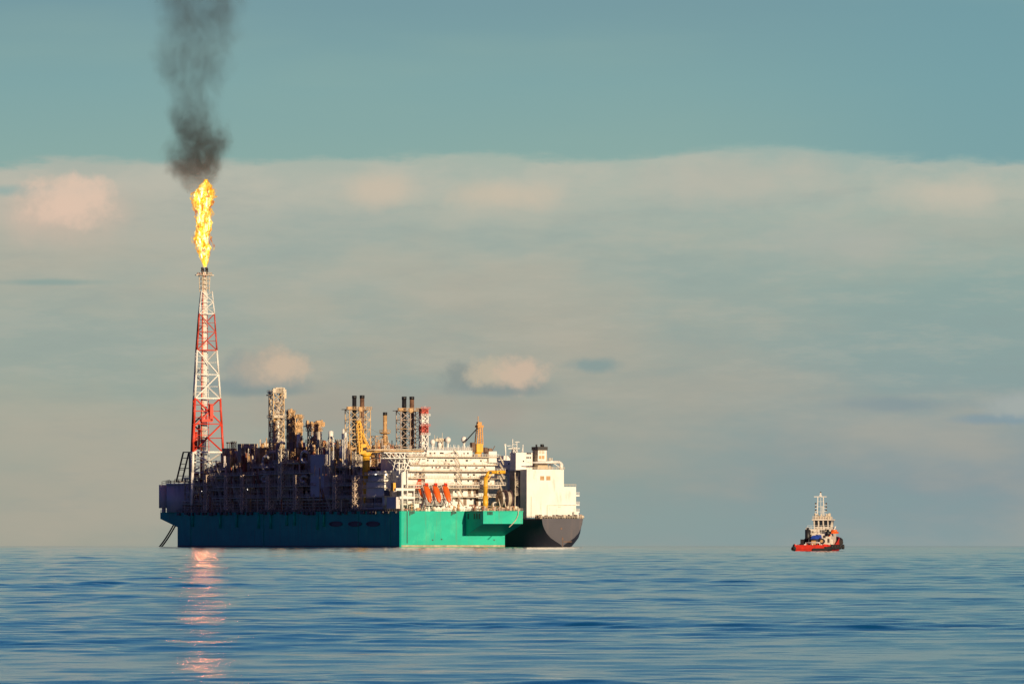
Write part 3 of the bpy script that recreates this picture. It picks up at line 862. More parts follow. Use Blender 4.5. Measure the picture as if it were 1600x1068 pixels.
# ---------------------------------------------------------------- columns and towers standing above the modules
def column_tower(x0, x1, yt, yb, v, plats, n, mt, extras=0):
    a_, b_ = PV(x0, yb, v), PV(x1, yt, v); w = (b_[0]-a_[0])/1.25; cx = (a_[0]+b_[0])/2; z0 = a_[2]; z1 = b_[2]
    m = MB(); m.lattice(cx, v, z0, z1, w, w, n, .5, .32)
    root = m.build('column_tower', mt, ship)
    c = MB(tank='column'); c.tank((cx+w*.12, v, z0), w*.22, (z1-z0)*.88, 0); c.tank((cx-w*.25, v-w*.1, z0), w*.12, (z1-z0)*.7, 1)
    c.build('column', [SILVER, TAN], root)
    for i in range(6):
        c = MB(True) if i == 0 else c
        du = R.uniform(-.45, .45)*w; dv = R.uniform(-.45, .45)*w; c.cyl((cx+du, v+dv, z0), (cx+du, v+dv, z0+(z1-z0)*R.uniform(.6, 1)), R.choice((.15, .25, .35)), n=6, mi=i % 3)
    c.build('pipework', [TAN, CREAM, STEEL], root)
    pl = MB(box='platform')
    for y in plats:
        z = zm(y, v); e = w/2+R.uniform(.5, 1.3)
        pl.box((cx-e, v-e, z-.25), (cx+e, v+e, z+.1))
        pl.rail([(cx-e, v-e, z+.1), (cx+e, v-e, z+.1), (cx+e, v+e, z+.1), (cx-e, v+e, z+.1)], 1.3, 1.5, .15, close=True)
        for k in range(3): pl.box((cx+R.uniform(-e, e-1), v-e-.2, z), (cx+R.uniform(-e, e), v-e+1, z+R.uniform(1, 3)))
    for a, b in zip(plats[1:], plats[:-1]): pl.stair((cx-w/2, v-w/2-.6, zm(a, v)), (cx+w/2, v-w/2-.6, zm(b, v)), .9)
    pl.build('platform', CREAM if extras else TAN, root)
    return root, cx, w
t1, cx, w = column_tower(421.5, 442.5, 612, 728, 212, (613, 652, 690, 708), 7, SUNGOLD, 1)
p = MB(); a_, b_ = PV(437.5, 622, 212), PV(445.5, 608.5, 212); p.box((a_[0], 210, a_[2]), (b_[0], 213, b_[2])); p.build('hoist_house', CREAM, t1)
p = MB(box='hoist_beam'); a_, b_ = PV(431.5, 609, 212), PV(441, 607.5, 212); p.box((a_[0], 209, a_[2]), (b_[0], 213, b_[2]+.2)); a_ = PV(417, 618, 212); p.box((a_[0], 210, a_[2]), (a_[0]+4, 213, a_[2]+.6)); p.build('hoist_beam', DARK, t1)
column_tower(449, 459, 642, 724, 186, (644, 655, 668, 684, 702), 7, TAN)
column_tower(458, 471, 650, 724, 176, (652, 664, 674, 688, 704), 6, TAN)
t3, cx, w = column_tower(482, 500, 664, 726, 148, (664, 672, 690, 706), 5, STEEL)
p = MB(); a_, b_ = PV(477, 664, 148), PV(504, 657, 148); p.box((a_[0], 145, zm(666, 148)), (b_[0], 151, zm(664.5, 148))); 
for i in range(9):
    x = a_[0]+(b_[0]-a_[0])*i/8.5; p.box((x, 145.5, zm(665, 148)), (x+R.uniform(.6, 1.5), 147, zm(R.uniform(655, 661), 148)))
a_ = PV(478, 657, 148); p.bar((a_[0]+.5, 147, zm(668, 148)), (a_[0]+.5, 147, zm(656, 148)), 1.1)
p.build('top_walkway', TAN, t3)
def drum(x0, x1, y0, y1, v, mt, leg=0):
    a_, b_ = PV(x0, y1, v), PV(x1, y0, v); p = MB(); r = (b_[0]-a_[0])*CA/2; cx = (a_[0]+b_[0])/2
    p.tank((cx, v, a_[2]), r, b_[2]-a_[2]-r*.3)
    if leg:
        for g in (-1, 1):
            for k in (-1, 1): p.bar((cx+g*r*.8, v+k*r*.8, a_[2]-leg), (cx+g*r*.8, v+k*r*.8, a_[2]+.5), .35)
    return p.build('storage_drum', mt, ship)
drum(495, 503, 674, 698, 123, CREAM, 9); drum(513, 521, 673, 685, 104.5, WHITE, 15); drum(534.5, 538.5, 670, 678, 88, WHITE, 18); drum(537.5, 542, 675, 683, 84, WHITE, 16)
drum(464, 469, 678, 690, 160, WHITE, 3); drum(349, 353, 712, 724, 262, GREYW, 2)
# extra structure rows behind the skyline, filling between the towers
p = MB(True); cols = [STEEL, TAN, SILVER, RUST, CREAM]
for k in range(26):                              # open scaffold decks the upper equipment stands on
    x = 340+k*10.4+R.uniform(-3, 3); v = (236 if x < 420 else (170 if x < 500 else 105))+R.uniform(-14, 14); y = R.choice((700, 706, 712, 718))
    a_, b_ = PV(x, y, v), PV(x+R.uniform(14, 26), y, v)
    if not (1 < a_[0] and b_[0] < 60): continue
    p.box((a_[0], v, a_[2]-.3), (b_[0], v+8, a_[2]), 1); p.rail([(a_[0], v, a_[2]), (b_[0], v, a_[2])], 1.2, 1.3, .14, 4)
    for q2_ in (a_[0], (a_[0]+b_[0])/2, b_[0]): p.bar((q2_, v, a_[2]), (q2_, v, a_[2]-16), .35, 4)
for k in range(1050):
    x = R.uniform(345, 622); 
    top = 702 if x < 405 else (688 if x < 480 else (686 if x < 545 else 692))
    v = ((R.uniform(253, 292) if R.random() < .75 else R.uniform(226, 243)) if x < 425 else R.uniform(90, 230)) if x < 520 else R.uniform(75, 130)
    a_ = PV(x, top+30*R.random()**1.3, v)
    if not (2 < a_[0] < 58): continue
    c = R.random(); mi = R.choice((0, 1, 1, 1, 2, 3, 4, 4)); zb = a_[2]-R.uniform(6, 13)
    if c < .2: p.box((a_[0], v, zb), (a_[0]+R.uniform(1, 3), v+3, a_[2]-1), mi)
    elif c < .45: p.tank((a_[0], v, zb), R.uniform(.4, 1.1), a_[2]-zb-1, mi)
    elif c < .6: p.vessel((a_[0], v, a_[2]-3), R.uniform(.6, 1.3), R.uniform(3, 7), 'x', mi); p.bar((a_[0], v, zb), (a_[0], v, a_[2]-3), .4, mi)
    elif c < .72: p.lattice(a_[0], v, zb, a_[2], 3, 3, 3, .3, .16, mi)
    else: p.cyl((a_[0], v, zb), (a_[0], v, a_[2]+R.uniform(0, 2)), R.choice((.15, .25, .35)), n=6, mi=mi)
for k in range(150):                             # lower clutter in front of the pale houses
    x = R.uniform(372, 424); v = R.uniform(228, 243); a_ = PV(x, R.uniform(708, 724), v)
    if not (1 < a_[0] < 58): continue
    mi = R.choice((0, 1, 1, 3, 3, 0)); c = R.random()
    if c < .3: p.tank((a_[0], v, a_[2]-9), R.uniform(.4, 1.0), 8, mi)
    elif c < .5: p.box((a_[0], v, a_[2]-9), (a_[0]+R.uniform(1, 3), v+2, a_[2]), mi)
    elif c < .6: p.lattice(a_[0], v, a_[2]-9, a_[2], 3, 3, 3, .3, .18, mi)
    else: p.cyl((a_[0], v, a_[2]-9), (a_[0], v, a_[2]+1), R.choice((.15, .25, .4)), n=6, mi=mi)
p.build('upper_pipework', cols, ship)
# small amber hut with red lamps near the flare tower
p = MB(); ubox(p, 352, 370, 700, 716, 272, 5, 0); q_ = PV(366, 700, 272)
p.lattice(q_[0], 273, q_[2]-4, q_[2]+4, 2.4, 2.4, 2, .25, .15, 0)
for i in range(4): q_ = PV(356+i*3.2, 692.5, 272); p.bar((q_[0], 273, q_[2]-4), (q_[0], 273, q_[2]), .3, 1); p.box((q_[0]-.4, 272.6, q_[2]), (q_[0]+.4, 273.4, q_[2]+.8), 1)
p.build('signal_hut', [TAN, RUST], ship)

# ---------------------------------------------------------------- exhaust stacks in their frames
def stack(x0, x1, y0, y1, v, mt, capm=None):
    a_, b_ = PV(x0, y1, v), PV(x1, y0, v); r = (b_[0]-a_[0])*CA/2; cx = (a_[0]+b_[0])/2
    p = MB(); p.cyl((cx, v, a_[2]), (cx, v, b_[2]), r, n=16, mi=0); p.cyl((cx, v, b_[2]-1.6), (cx, v, b_[2]+.1), r*1.1, n=16, mi=1)
    for k in range(5): z = a_[2]+(b_[2]-a_[2])*(k+1)/6; p.cyl((cx, v, z), (cx, v, z+.35), r*1.08, n=16, mi=0)
    p.build('exhaust_stack', [mt, capm or BLACK], ship); return cx
def stack_frame(x0, x1, y0, y1, v, mt, n):
    a_, b_ = PV(x0, y1, v), PV(x1, y0, v); W = b_[0]-a_[0]; m = MB()
    us = (a_[0], a_[0]+W*.5, b_[0]); z0, z1 = a_[2], b_[2]
    for v_ in (v-3, v+3.5):
        for u in us: m.bar((u, v_, z0), (u, v_, z1), .42)
        for k in range(n):
            za, zb = z0+(z1-z0)*k/n, z0+(z1-z0)*(k+1)/n
            for i in range(2):
                m.bar((us[i], v_, za), (us[i+1], v_, zb), .26); m.bar((us[i+1], v_, za), (us[i], v_, zb), .26)
            m.bar((us[0], v_, zb), (us[2], v_, zb), .35)
    for k in range(n+1):
        z = z0+(z1-z0)*k/n
        for u in us: m.bar((u, v-3, z), (u, v+3.5, z), .3)
    f = m.build('stack_frame', mt, ship)
    m = MB(box='platform'); m.box((us[0]-2, v-4, z1), (us[2]+.6, v+4, z1+.3)); m.rail([(us[0]-2, v-4, z1+.3), (us[2]+.6, v-4, z1+.3), (us[2]+.6, v+4, z1+.3)], 1.3, 1.5, .16)
    m.box((us[0]-1.5, v-4.2, z1+.3), (us[0]+1, v-2, z1+1.6)); m.box((us[1]-1, v-4.2, z1-1), (us[1]+1, v-3, z1+1.4))
    z = z0+(z1-z0)*.6; m.box((us[0]-1.2, v-4, z), (us[0]+3, v-3, z+.25)); m.build('platform', TAN, f)
stack(550.3, 557, 618, 750, 88, BLACK); stack(562.3, 569.3, 617.5, 720, 86, SOOT)
stack_frame(543, 575.5, 640, 732, 88, SUNGOLD, 6)
stack(628, 635, 619.5, 705, 80, BLACK); stack(640, 647, 619.5, 705, 78, SOOT)
stack_frame(623, 653, 642, 712, 79, STEEL, 5)
stack(598.5, 604.8, 644, 725, 84, TAN)
p = MB(); a_ = PV(601.5, 675, 84); p.cyl((a_[0], 84, a_[2]-1), (a_[0], 84, a_[2]), 2.2, 3.4, n=12); p.rail([(a_[0]+3.3*math.cos(a), 84+3.3*math.sin(a), a_[2]) for a in [i*.785 for i in range(8)]], 1.3, 2, .15, close=True); p.build('stack_platform', TAN, ship)
p = MB(True); a_, b_ = PV(588, 705, 82), PV(616, 678, 82)
for k in range(26):
    u = R.uniform(a_[0], b_[0]); z = R.uniform(a_[2], b_[2]-3); p.cyl((u, 82+R.uniform(-3, 3), a_[2]-2), (u, 82, z), R.choice((.2, .35, .6)), n=6, mi=R.choice((0, 1, 2)))
p.lattice((a_[0]+b_[0])/2-2, 86, a_[2]-3, b_[2]-1, 8, 7, 3, .35, .2, 1)
p.build('uptake_pipework', [STEEL, TAN, RUST], ship)
# banded red and white lattice mast
m = MB(); ys = [(706, 678, 1), (678, 664, 2), (664, 648, 1), (648, 637, 2)]; q_ = PV(662, 640, 66)
for y0, y1, mi in ys:
    m.lattice(q_[0], 66, zm(y0, 66), zm(y1, 66), 3.6, 3.6, 2, .5, .34, mi); m.cyl((q_[0], 66, zm(y0, 66)), (q_[0], 66, zm(y1, 66)), .7, n=8, mi=mi)
    m.box((q_[0]-2.6, 63.4, zm(y1, 66)), (q_[0]+2.9, 68.6, zm(y1, 66)+.25), mi); m.rail([(q_[0]-2.6, 63.4, zm(y1, 66)), (q_[0]+2.9, 63.4, zm(y1, 66))], 1.2, 1.2, .15, mi)
m.cyl((q_[0]+.8, 66, zm(637, 66)), (q_[0]+.8, 66, zm(632, 66)), .15, n=5, mi=1)
m.build('banded_mast', FM, ship)

# ---------------------------------------------------------------- accommodation block
R = random.Random(5)
AV = 10.0
Z = lambda py, v=AV: PV(700, py, v)[2]
U = lambda px, v=AV: PV(px, 750, v)[0]
acc = bpy.data.objects.new('accommodation_block', None); col.objects.link(acc); acc.parent = ship
p = MB()
p.box((U(667), AV, Z(713)), (U(738), 52, Z(703)))            # top tier
p.box((U(641), AV+.6, Z(735)), (U(774), 52.5, Z(713)))
p.box((U(634), AV+1.4, Z(761)), (U(774), 53, Z(735)))
p.box((U(634), AV+6, Z(792)), (U(770), 53.5, Z(761)))        # recessed lower tiers
p.box((U(710), AV+2, Z(793)), (U(742), AV+6, Z(761)))
p.box((1.5, 26, Z(790)), (U(640), 60, Z(752)))               # port side wing, in shade
p.box((2.5, 30, Z(752)), (U(640), 60, Z(735)))
p.box((U(762), AV-1.5, Z(722)), (U(774.5), AV+6, Z(704.5)))
p.box((U(663), AV-1.2, Z(757)), (U(708), AV+1.4, Z(740)))    # blank white panel
p.box((U(645), AV-2, DECK), (U(662), AV+4, Z(786))); p.box((U(690), AV-3, DECK), (U(712), AV+4, Z(783)))
for i in range(7): p.box((U(655+R.uniform(0, 110)), AV-R.uniform(3, 7), DECK), (U(655)+R.uniform(5, 45), AV-2, DECK+R.uniform(1, 2.6)))
p.build('wall', WHITE, acc)
p = MB(box='deck_edge')                                                     # deck edges, standing out with their own shadows
tiers = [(713, 634, 776, 2.6), (725.5, 640, 776, 1.8), (735.3, 636, 787, 2.6), (746.5, 640, 787, 1.6), (757, 634, 787, 2.9), (762, 630, 776, 3.0), (775.5, 624, 775, 2.2), (786, 622, 700, 2.0)]
for (y, x0, x1, o_) in tiers: p.box((U(x0), AV-o_, Z(y+.9)), (U(x1), AV+2, Z(y-.3)))
for y in (742, 752, 762, 776, 790): p.box((.4, 24, Z(y)), (2.8, 61, Z(y)+.4))
p.build('deck_edge', CREAM, acc)
p = MB(bar='antenna')
for (y, x0, x1, o_) in tiers: p.rail([(U(x0), AV-o_, Z(y-.3)), (U(x1), AV-o_, Z(y-.3))], 1.25, 1.6, .13)
for y in (742, 752, 762, 776, 790): p.rail([(.4, 24, Z(y)+.4), (.4, 61, Z(y)+.4)], 1.25, 2, .13)
p.rail([(U(668), AV, Z(702.8)), (U(738), AV, Z(702.8)), (U(738), 50, Z(702.8))], 1.4, 1.2, .16)
for k in range(26):
    u = U(R.uniform(700, 736)); p.bar((u, AV+R.uniform(0, 3), Z(703)), (u, AV+2, Z(R.uniform(694, 700))), .15)
p.build('railing', WHITE, acc)
p = MB(stair='stairway')                                                     # stairs down the stern face
lvl = [704, 713, 725.5, 735.3, 746.5, 757, 775.5, 791]
for i, (a, b) in enumerate(zip(lvl[:-1], lvl[1:])):
    p.stair((U(708+i*.8), AV-2.0, Z(a)), (U(715+i*1.2), AV-2.0, Z(b)), .6)
for i, (a, b) in enumerate(zip(lvl[1:-1], lvl[2:])): p.stair((U(778), AV-2.4, Z(a)), (U(784), AV-2.4, Z(b)), .9)
p.build('stairway', CREAM, acc)
for y, xs in ((708, (672, 679, 689, 692, 706, 712, 725, 731)), (719, (669, 678, 697, 706, 730, 752)), (730, (676, 682, 688, 695, 701, 718, 728, 745, 758)),
              (741, (650, 658, 712, 721, 733, 742)), (751, (655, 714, 722, 733, 741, 765)), (768, (714, 724, 737, 744)), (780, (716, 728, 738))):
    for x in xs:
        o_ = AV-.06 if 667 < x < 738 and y < 713 else (AV+.54 if y < 735 else (AV+1.34 if y < 761 else AV+5.94))
        if 663 < x < 708 and 740 < y < 757: continue
        if 709 < x < 743 and y > 761: o_ = AV+1.94
        ww = R.choice((.35, .45, .7)); m = MB(); u = U(x); z = Z(y+R.uniform(-.5, .5)); m.box((u-ww, o_-.1, z-.45), (u+ww, o_+.1, z+.45)); m.build('window', GLASS, acc)
m = MB(box='recess_shade')  # brown panels on the wall paint in the shade of set-back bays
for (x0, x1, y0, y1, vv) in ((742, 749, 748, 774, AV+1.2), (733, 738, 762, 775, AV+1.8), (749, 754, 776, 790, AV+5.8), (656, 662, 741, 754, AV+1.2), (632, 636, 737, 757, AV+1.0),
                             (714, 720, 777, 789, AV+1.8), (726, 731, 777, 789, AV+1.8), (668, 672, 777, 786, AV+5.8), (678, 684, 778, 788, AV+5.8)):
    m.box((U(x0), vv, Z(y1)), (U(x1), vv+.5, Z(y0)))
m.build('recess_shade', [mat('recess_shade_brown', (.22, .15, .10), .6, var=.3, vscale=.5)], acc)
m = MB(box='locker', cyl='pipe')                                                     # clutter of pipes, lockers and masts over the face
for k in range(150):
    x = R.uniform(640, 786); t_i = R.randrange(len(tiers)-1); y = tiers[t_i][0]; mi = R.choice((0, 0, 1, 2, 3))
    if x > 776 and not 735 <= y <= 757: continue
    v = AV-R.uniform(.2, tiers[t_i][3]-.2); z = Z(y-.3); u = U(x); c = R.random()
    if c < .35: m.cyl((u, v, z), (u, v, z+R.uniform(1, 3)), .12, n=5, mi=mi)
    elif c < .6: m.box((u, v, z), (u+R.uniform(.4, 1.6), v+.4, z+R.uniform(.5, 1.4)), mi)
    else: m.cyl((u, v, z+R.uniform(.8, 2.8)), (u+R.uniform(1, 5), v, z+R.uniform(.8, 2.8)), .09, n=5, mi=mi)
for k in range(60):                                          # busy lower decks between hull and tiers
    u = U(R.uniform(626, 774)); v = AV-R.uniform(0, 8); c = R.random(); mi = R.choice((0, 1, 2, 3)); hh = R.uniform(.8, 4)
    if c < .4: m.box((u, v, DECK), (u+R.uniform(.5, 2.5), v+1, DECK+hh), mi)
    elif c < .7: m.tank((u, v, DECK), R.uniform(.3, .7), hh, mi)
    else: m.tube([(u, v, DECK), (u, v, DECK+hh), (u+R.uniform(1, 4), v, DECK+hh)], .2, 5, mi)
m.build('deck_gear', [CREAM, TAN, RUST, STEEL], acc)
m = MB()
for (x, y0, y1, r_) in ((628.5, 738, 797, .75), (636.5, 735, 764, .4), (647, 757, 797, .35)): 
    q_ = PV(x, y1, AV-2.5); m.cyl((q_[0], q_[1], DECK), (q_[0], q_[1], PV(x, y0, AV-2.5)[2]), r_, n=8)
q_ = PV(632, 760, AV-1); m.box((q_[0]-1.3, AV-1.5, Z(757)), (q_[0]+1.6, AV+1.5, Z(737)))
for y in (764, 777):
    a_, b_ = PV(618 if y == 764 else 624, y, AV-2.5), PV(648, y, AV-2.5); m.box((a_[0], AV-3, a_[2]-.7), (b_[0], AV+2, a_[2]+.7))
m.build('corner_trunk', WHITE, acc)
m = MB(); q_ = PU(614, 758, .2); m.box((-.3, q_[1]-1.6, q_[2]-3), (1.2, q_[1]+1.6, q_[2]+1.5)); m.build('yellow_locker', GOLD, acc)
m = MB(box='bay_opening')                                                     # shaded workshop fronts on the port side
for (x0, x1, y0, y1) in ((571, 583, 778, 792), (586, 595, 777, 791), (600, 608, 765, 774)):
    a_, b_ = PU(x1, y1, .9), PU(x0, y0, .9); m.box((.9, a_[1], a_[2]), (1.46, b_[1], b_[2]))
m.build('bay_opening', DARK, acc)
m = MB(box='workshop')
sidebox(m, 556, 598, 778, 795, 1.5, 8, 0); sidebox(m, 604, 619, 776, 794, 1.2, 2.4, 0); sidebox(m, 590, 612, 762, 775, 3, 3, 0)
m.build('workshop', GREYW, acc)

# ---------------------------------------------------------------- helideck over the port corner
m = MB(); HV0, HV1 = 8, 34
hz = PV(640, 703.5, HV0)[2]; u0, u1 = -9.0, U(668, HV0)
oct_ = [(u0+6, HV0), (u1-2, HV0), (u1-1, HV1-6), (u1-8, HV1), (u0+6, HV1), (u0, HV1-7), (u0, HV0+7)]
m.prism(oct_, 'z', hz-.55, hz); hd = m.build('helideck', TAN, ship)
m = MB()
for (x0, y0, v0_, x1, y1, v1_) in ((597, 704, 20, 632, 737, 12), (602, 704, 20, 636, 733, 12), (612, 705, 14, 641, 729, 10), (625, 705, 12, 642, 722, 10), (600, 712, 24, 630, 742, 18),
                                   (645, 705, 9, 632, 737, 10), (655, 705, 9, 640, 727, 10), (664, 705, 9, 645, 722, 9), (655, 722, 9, 664, 706, 9)):
    a_, b_ = PV(x0, y0, v0_), PV(x1, y1, v1_); m.bar(a_, b_, .55)
for v in (HV0+1, HV0+8, HV0+18):
    for k in range(8):
        x_ = u0+4+(u1-u0-6)*k/8; x2 = x_+(u1-u0-6)/8
        m.bar((x_, v, hz-1), (x2, v, hz-4.2), .35); m.bar((x2, v, hz-4.2), (x2, v, hz-1), .35)
    m.bar((u0+4, v, hz-4.2), (u1, v, hz-4.2), .4); m.bar((u0+3, v, hz-1.2), (u1, v, hz-1.2), .5)
for x in (624, 632, 642, 652): 
    q_ = PV(x, 706, HV0+3); m.bar((q_[0], HV0+3, hz-1), (q_[0], HV0+3, Z(745)), .5)
for y in (713, 723, 733, 744): a_, b_ = PV(619 if y > 720 else 628, y, HV0+3), PV(655, y, HV0+3); m.bar(a_, b_, .4)
for k in range(14):
    x = R.uniform(620, 662); a_ = PV(x, R.uniform(706, 716), R.uniform(9, 20)); b_ = PV(x+R.uniform(-10, 10), R.uniform(722, 740), 12); m.bar(a_, b_, .3)
m.build('truss', WHITE, hd)
m = MB(); m.rail([(a, b, hz) for a, b in oct_], .9, 1.5, .15, close=True); m.build('safety_net', CREAM, hd)

# ---------------------------------------------------------------- radomes and the antenna cluster on the roof
for (x, y, r_, yb) in ((676, 690.5, 4.2, 702), (687, 694.5, 3.4, 702), (700, 687, 4.5, 702), (725, 686.5, 4.6, 702)):
    m = MB(); q_ = PV(x, y, AV+6); m.ball(q_, r_/2.83, 0, 16, 11, r_/2.83*1.12); m.cyl((q_[0], q_[1], Z(yb)), (q_[0], q_[1], q_[2]-r_/3.4), .55, n=8); m.cyl((q_[0], q_[1], q_[2]-r_/2.83-.2), (q_[0], q_[1], q_[2]-r_/2.83+.3), .9, n=10)
    m.build('radome', WHITE, ship)
m = MB(); q_ = PV(688, 700, AV+9)
m.lattice(q_[0], AV+9, Z(702), Z(684), 2.6, 2, 2, .3, .2)
for (x, y0, y1) in ((679, 700, 679), (691, 700, 676), (683, 690, 681), (696, 700, 684)): a_, b_ = PV(x, y0, AV+9), PV(x, y1, AV+9); m.bar((a_[0], a_[1], a_[2]), b_, .2)
a_, b_ = PV(680, 688, AV+9), PV(697, 685, AV+9); m.box((a_[0], AV+8.5, a_[2]-.4), (b_[0], AV+9.5, b_[2]))
m.build('antenna_frame', CREAM, ship)

# ---------------------------------------------------------------- cranes
cr = bpy.data.objects.new('deck_crane', None); col.objects.link(cr); cr.parent = ship; cr.location = (1.7, 4, 0)
q_ = PV(572, 740, 50); cu = q_[0]; cz = lambda py: PV(572, py, 50)[2]; cx_ = lambda px: PV(px, 740, 50)[0]
m = MB(); m.cyl((cu, 50, DECK+4), (cu, 50, cz(740)), 1.5, 1.9, n=16); m.cyl((cu, 50, cz(740)), (cu, 50, cz(712)), 2.1, n=16); m.cyl((cu, 50, cz(741)), (cu, 50, cz(739)), 2.3, n=16); m.cyl((cu, 50, cz(712)), (cu, 50, cz(708)), 2.8, n=16)
for y in (752, 765): m.cyl((cu, 50, cz(y)), (cu, 50, cz(y-1)), 2.2, n=16)
m.build('pedestal', GOLD, cr)
m = MB(); m.box((cx_(559), 48, cz(709)), (cx_(576), 52, cz(706))); m.box((cx_(562), 48.5, cz(706)), (cx_(571), 51.5, cz(693))); m.build('machinery_house', GOLD, cr)
m = MB(); m.box((cx_(565), 47.6, cz(703)), (cx_(567.5), 48.5, cz(699))); m.box((cx_(568.5), 47.6, cz(703)), (cx_(570), 48.5, cz(698))); m.build('cab_window', GLASS, cr)
m = MB()
for (xa, ya, xb, yb, w) in ((560, 709, 557, 660, .55), (565, 706, 561, 658, .55), (557, 660, 561, 657, 1.0), (575, 707, 562, 660, .4), (580, 706, 564, 676, .5), (560, 700, 557, 668, .5)):
    for vv in (48.6, 51.2): m.bar((cx_(xa), vv, cz(ya)), (cx_(xb), vv, cz(yb)), w)
for i in range(8): y = 703-i*5.5; m.bar((cx_(558.5), 48.6, cz(y)), (cx_(563.5), 48.6, cz(y-3)), .3); m.bar((cx_(563.5), 48.6, cz(y-3)), (cx_(558.5), 51.2, cz(y-5.5)), .3)
m.build('mast', GOLD, cr)
m = MB()
b0, b1 = Vector((cx_(574), 49.5, cz(706))), Vector((cx_(599), 47, cz(702.5)))
for dz in (-.8, .9):
    for dv in (-.8, .8): m.bar(b0+Vector((0, dv, dz)), b1+Vector((0, dv*.5, dz*.5)), .38)
for i in range(8):
    a_ = b0.lerp(b1, i/8); c_ = b0.lerp(b1, (i+1)/8); m.bar(a_+Vector((0, -.8, -.8)), c_+Vector((0, -.8, .8)), .25); m.bar(a_+Vector((0, .8, .8)), c_+Vector((0, .8, -.8)), .25)
m.build('boom', GOLD, cr)
m = MB(); m.bar((cx_(561), 49, cz(660)), (cx_(597), 47, cz(681)), .12); m.build('hoist_wire', BLACK, cr)

cr = bpy.data.objects.new('roof_crane', None); col.objects.link(cr); cr.parent = ship
kx = lambda px: PV(px, 700, 14)[0]; kz = lambda py: PV(748, py, 14)[2]
m = MB(); m.cyl((kx(747), 14, kz(716)), (kx(747), 14, kz(706)), 2.0, n=14); m.box((kx(742.5), 12, kz(706)), (kx(752.5), 16, kz(693))); m.build('pedestal', GOLD, cr)
m = MB(); m.box((kx(736.5), 13, kz(706)), (kx(742), 16, kz(691))); m.box((kx(740), 12.2, kz(713)), (kx(752), 16, kz(709))); m.build('machinery_house', SOOT, cr)
m = MB()
for (xa, xb) in ((743.5, 746.8), (748, 748.8), (752.8, 751.5)):
    for vv in (12.4, 15.4): m.bar((kx(xa), vv, kz(695)), (kx(xb), vv, kz(664)), .5)
for i in range(8):
    y = 694-i*3.7; m.bar((kx(744.2), 12.4, kz(y)), (kx(752.2), 12.4, kz(y-3.4)), .22)
m.box((kx(744.5), 12, kz(667.5)), (kx(753.5), 16, kz(664))); m.box((kx(745.5), 12.4, kz(664)), (kx(751), 15, kz(659))); m.bar((kx(747), 14, kz(660)), (kx(747), 14, kz(650)), .3)
m.cyl((kx(745.5), 11.8, kz(663)), (kx(745.5), 12.4, kz(663)), .8, n=10)
m.build('boom', mat('weathered_orange', (.62, .30, .07), .5, var=.2, vscale=.5), cr)
m = MB()
for d_ in (0, .8): m.bar((kx(745), 13, kz(668+d_)), (kx(723), 10, kz(689+d_)), .3)
m.bar((kx(723), 10, kz(689)), (kx(719), 10, kz(691)), .9)
m.build('jib', BLACK, cr)
m = MB()
for k in range(16): u = kx(R.uniform(754, 769)); m.bar((u, 14, kz(706)), (u+R.uniform(-2, 2), 14, kz(R.uniform(696, 703))), R.choice((.3, .5, .8)))
m.box((kx(756), 13, kz(706)), (kx(761), 16, kz(699))); m.box((kx(763), 13, kz(705)), (kx(768), 16, kz(700)))
m.build('winch_gear', SOOT, cr)

# knuckle of yellow pipe crane on the stern
cr = bpy.data.objects.new('knuckle_crane', None); col.objects.link(cr); cr.parent = ship
kx = lambda px: PV(px, 760, 2)[0]; kz = lambda py: PV(760, py, 2)[2]
m = MB(); m.cyl((kx(758.5), 2, DECK), (kx(758.5), 2, kz(774)), 1.5, n=12); m.cyl((kx(758.5), 2, kz(774)), (kx(759), 2, kz(745)), 1.15, n=12); m.cyl((kx(758.8), 2, kz(761)), (kx(758.8), 2, kz(759.5)), 1.5, n=12); m.build('pedestal', GOLD, cr)
m = MB(); m.tube([(kx(759), 2, kz(746)), (kx(763), 1, kz(737.5)), (kx(786), -1, kz(737))], 1.0, 10); m.bar((kx(759), 1, kz(752)), (kx(768), .5, kz(738)), .5); m.box((kx(772), -1.6, kz(739.5)), (kx(776), 0, kz(735))); m.build('boom', GOLD, cr)
m = MB(cyl='hinge'); m.cyl((kx(764), -.6, kz(738)), (kx(764), .6, kz(738)), .7, n=10); m.cyl((kx(776), -1.9, kz(737.5)), (kx(776), -1.65, kz(737.5)), .5, n=8); m.build('hinge', BLACK, cr)
m = MB(); m.cyl((kx(767.5), -4, kz(788)), (kx(767.5), -2, kz(788)), 1.6, n=14, mi=2); m.cyl((kx(767.5), -4.1, kz(788)), (kx(767.5), -4, kz(788)), 1.1, n=14, mi=1)
m.box((kx(763.5), -3.6, DECK), (kx(772), -1, kz(789)), 0); m.box((kx(771.5), -4, kz(793)), (kx(775), -2, kz(785)), 3)
m.build('mooring_winch', [WHITE, BLACK, SILVER, RED], ship)
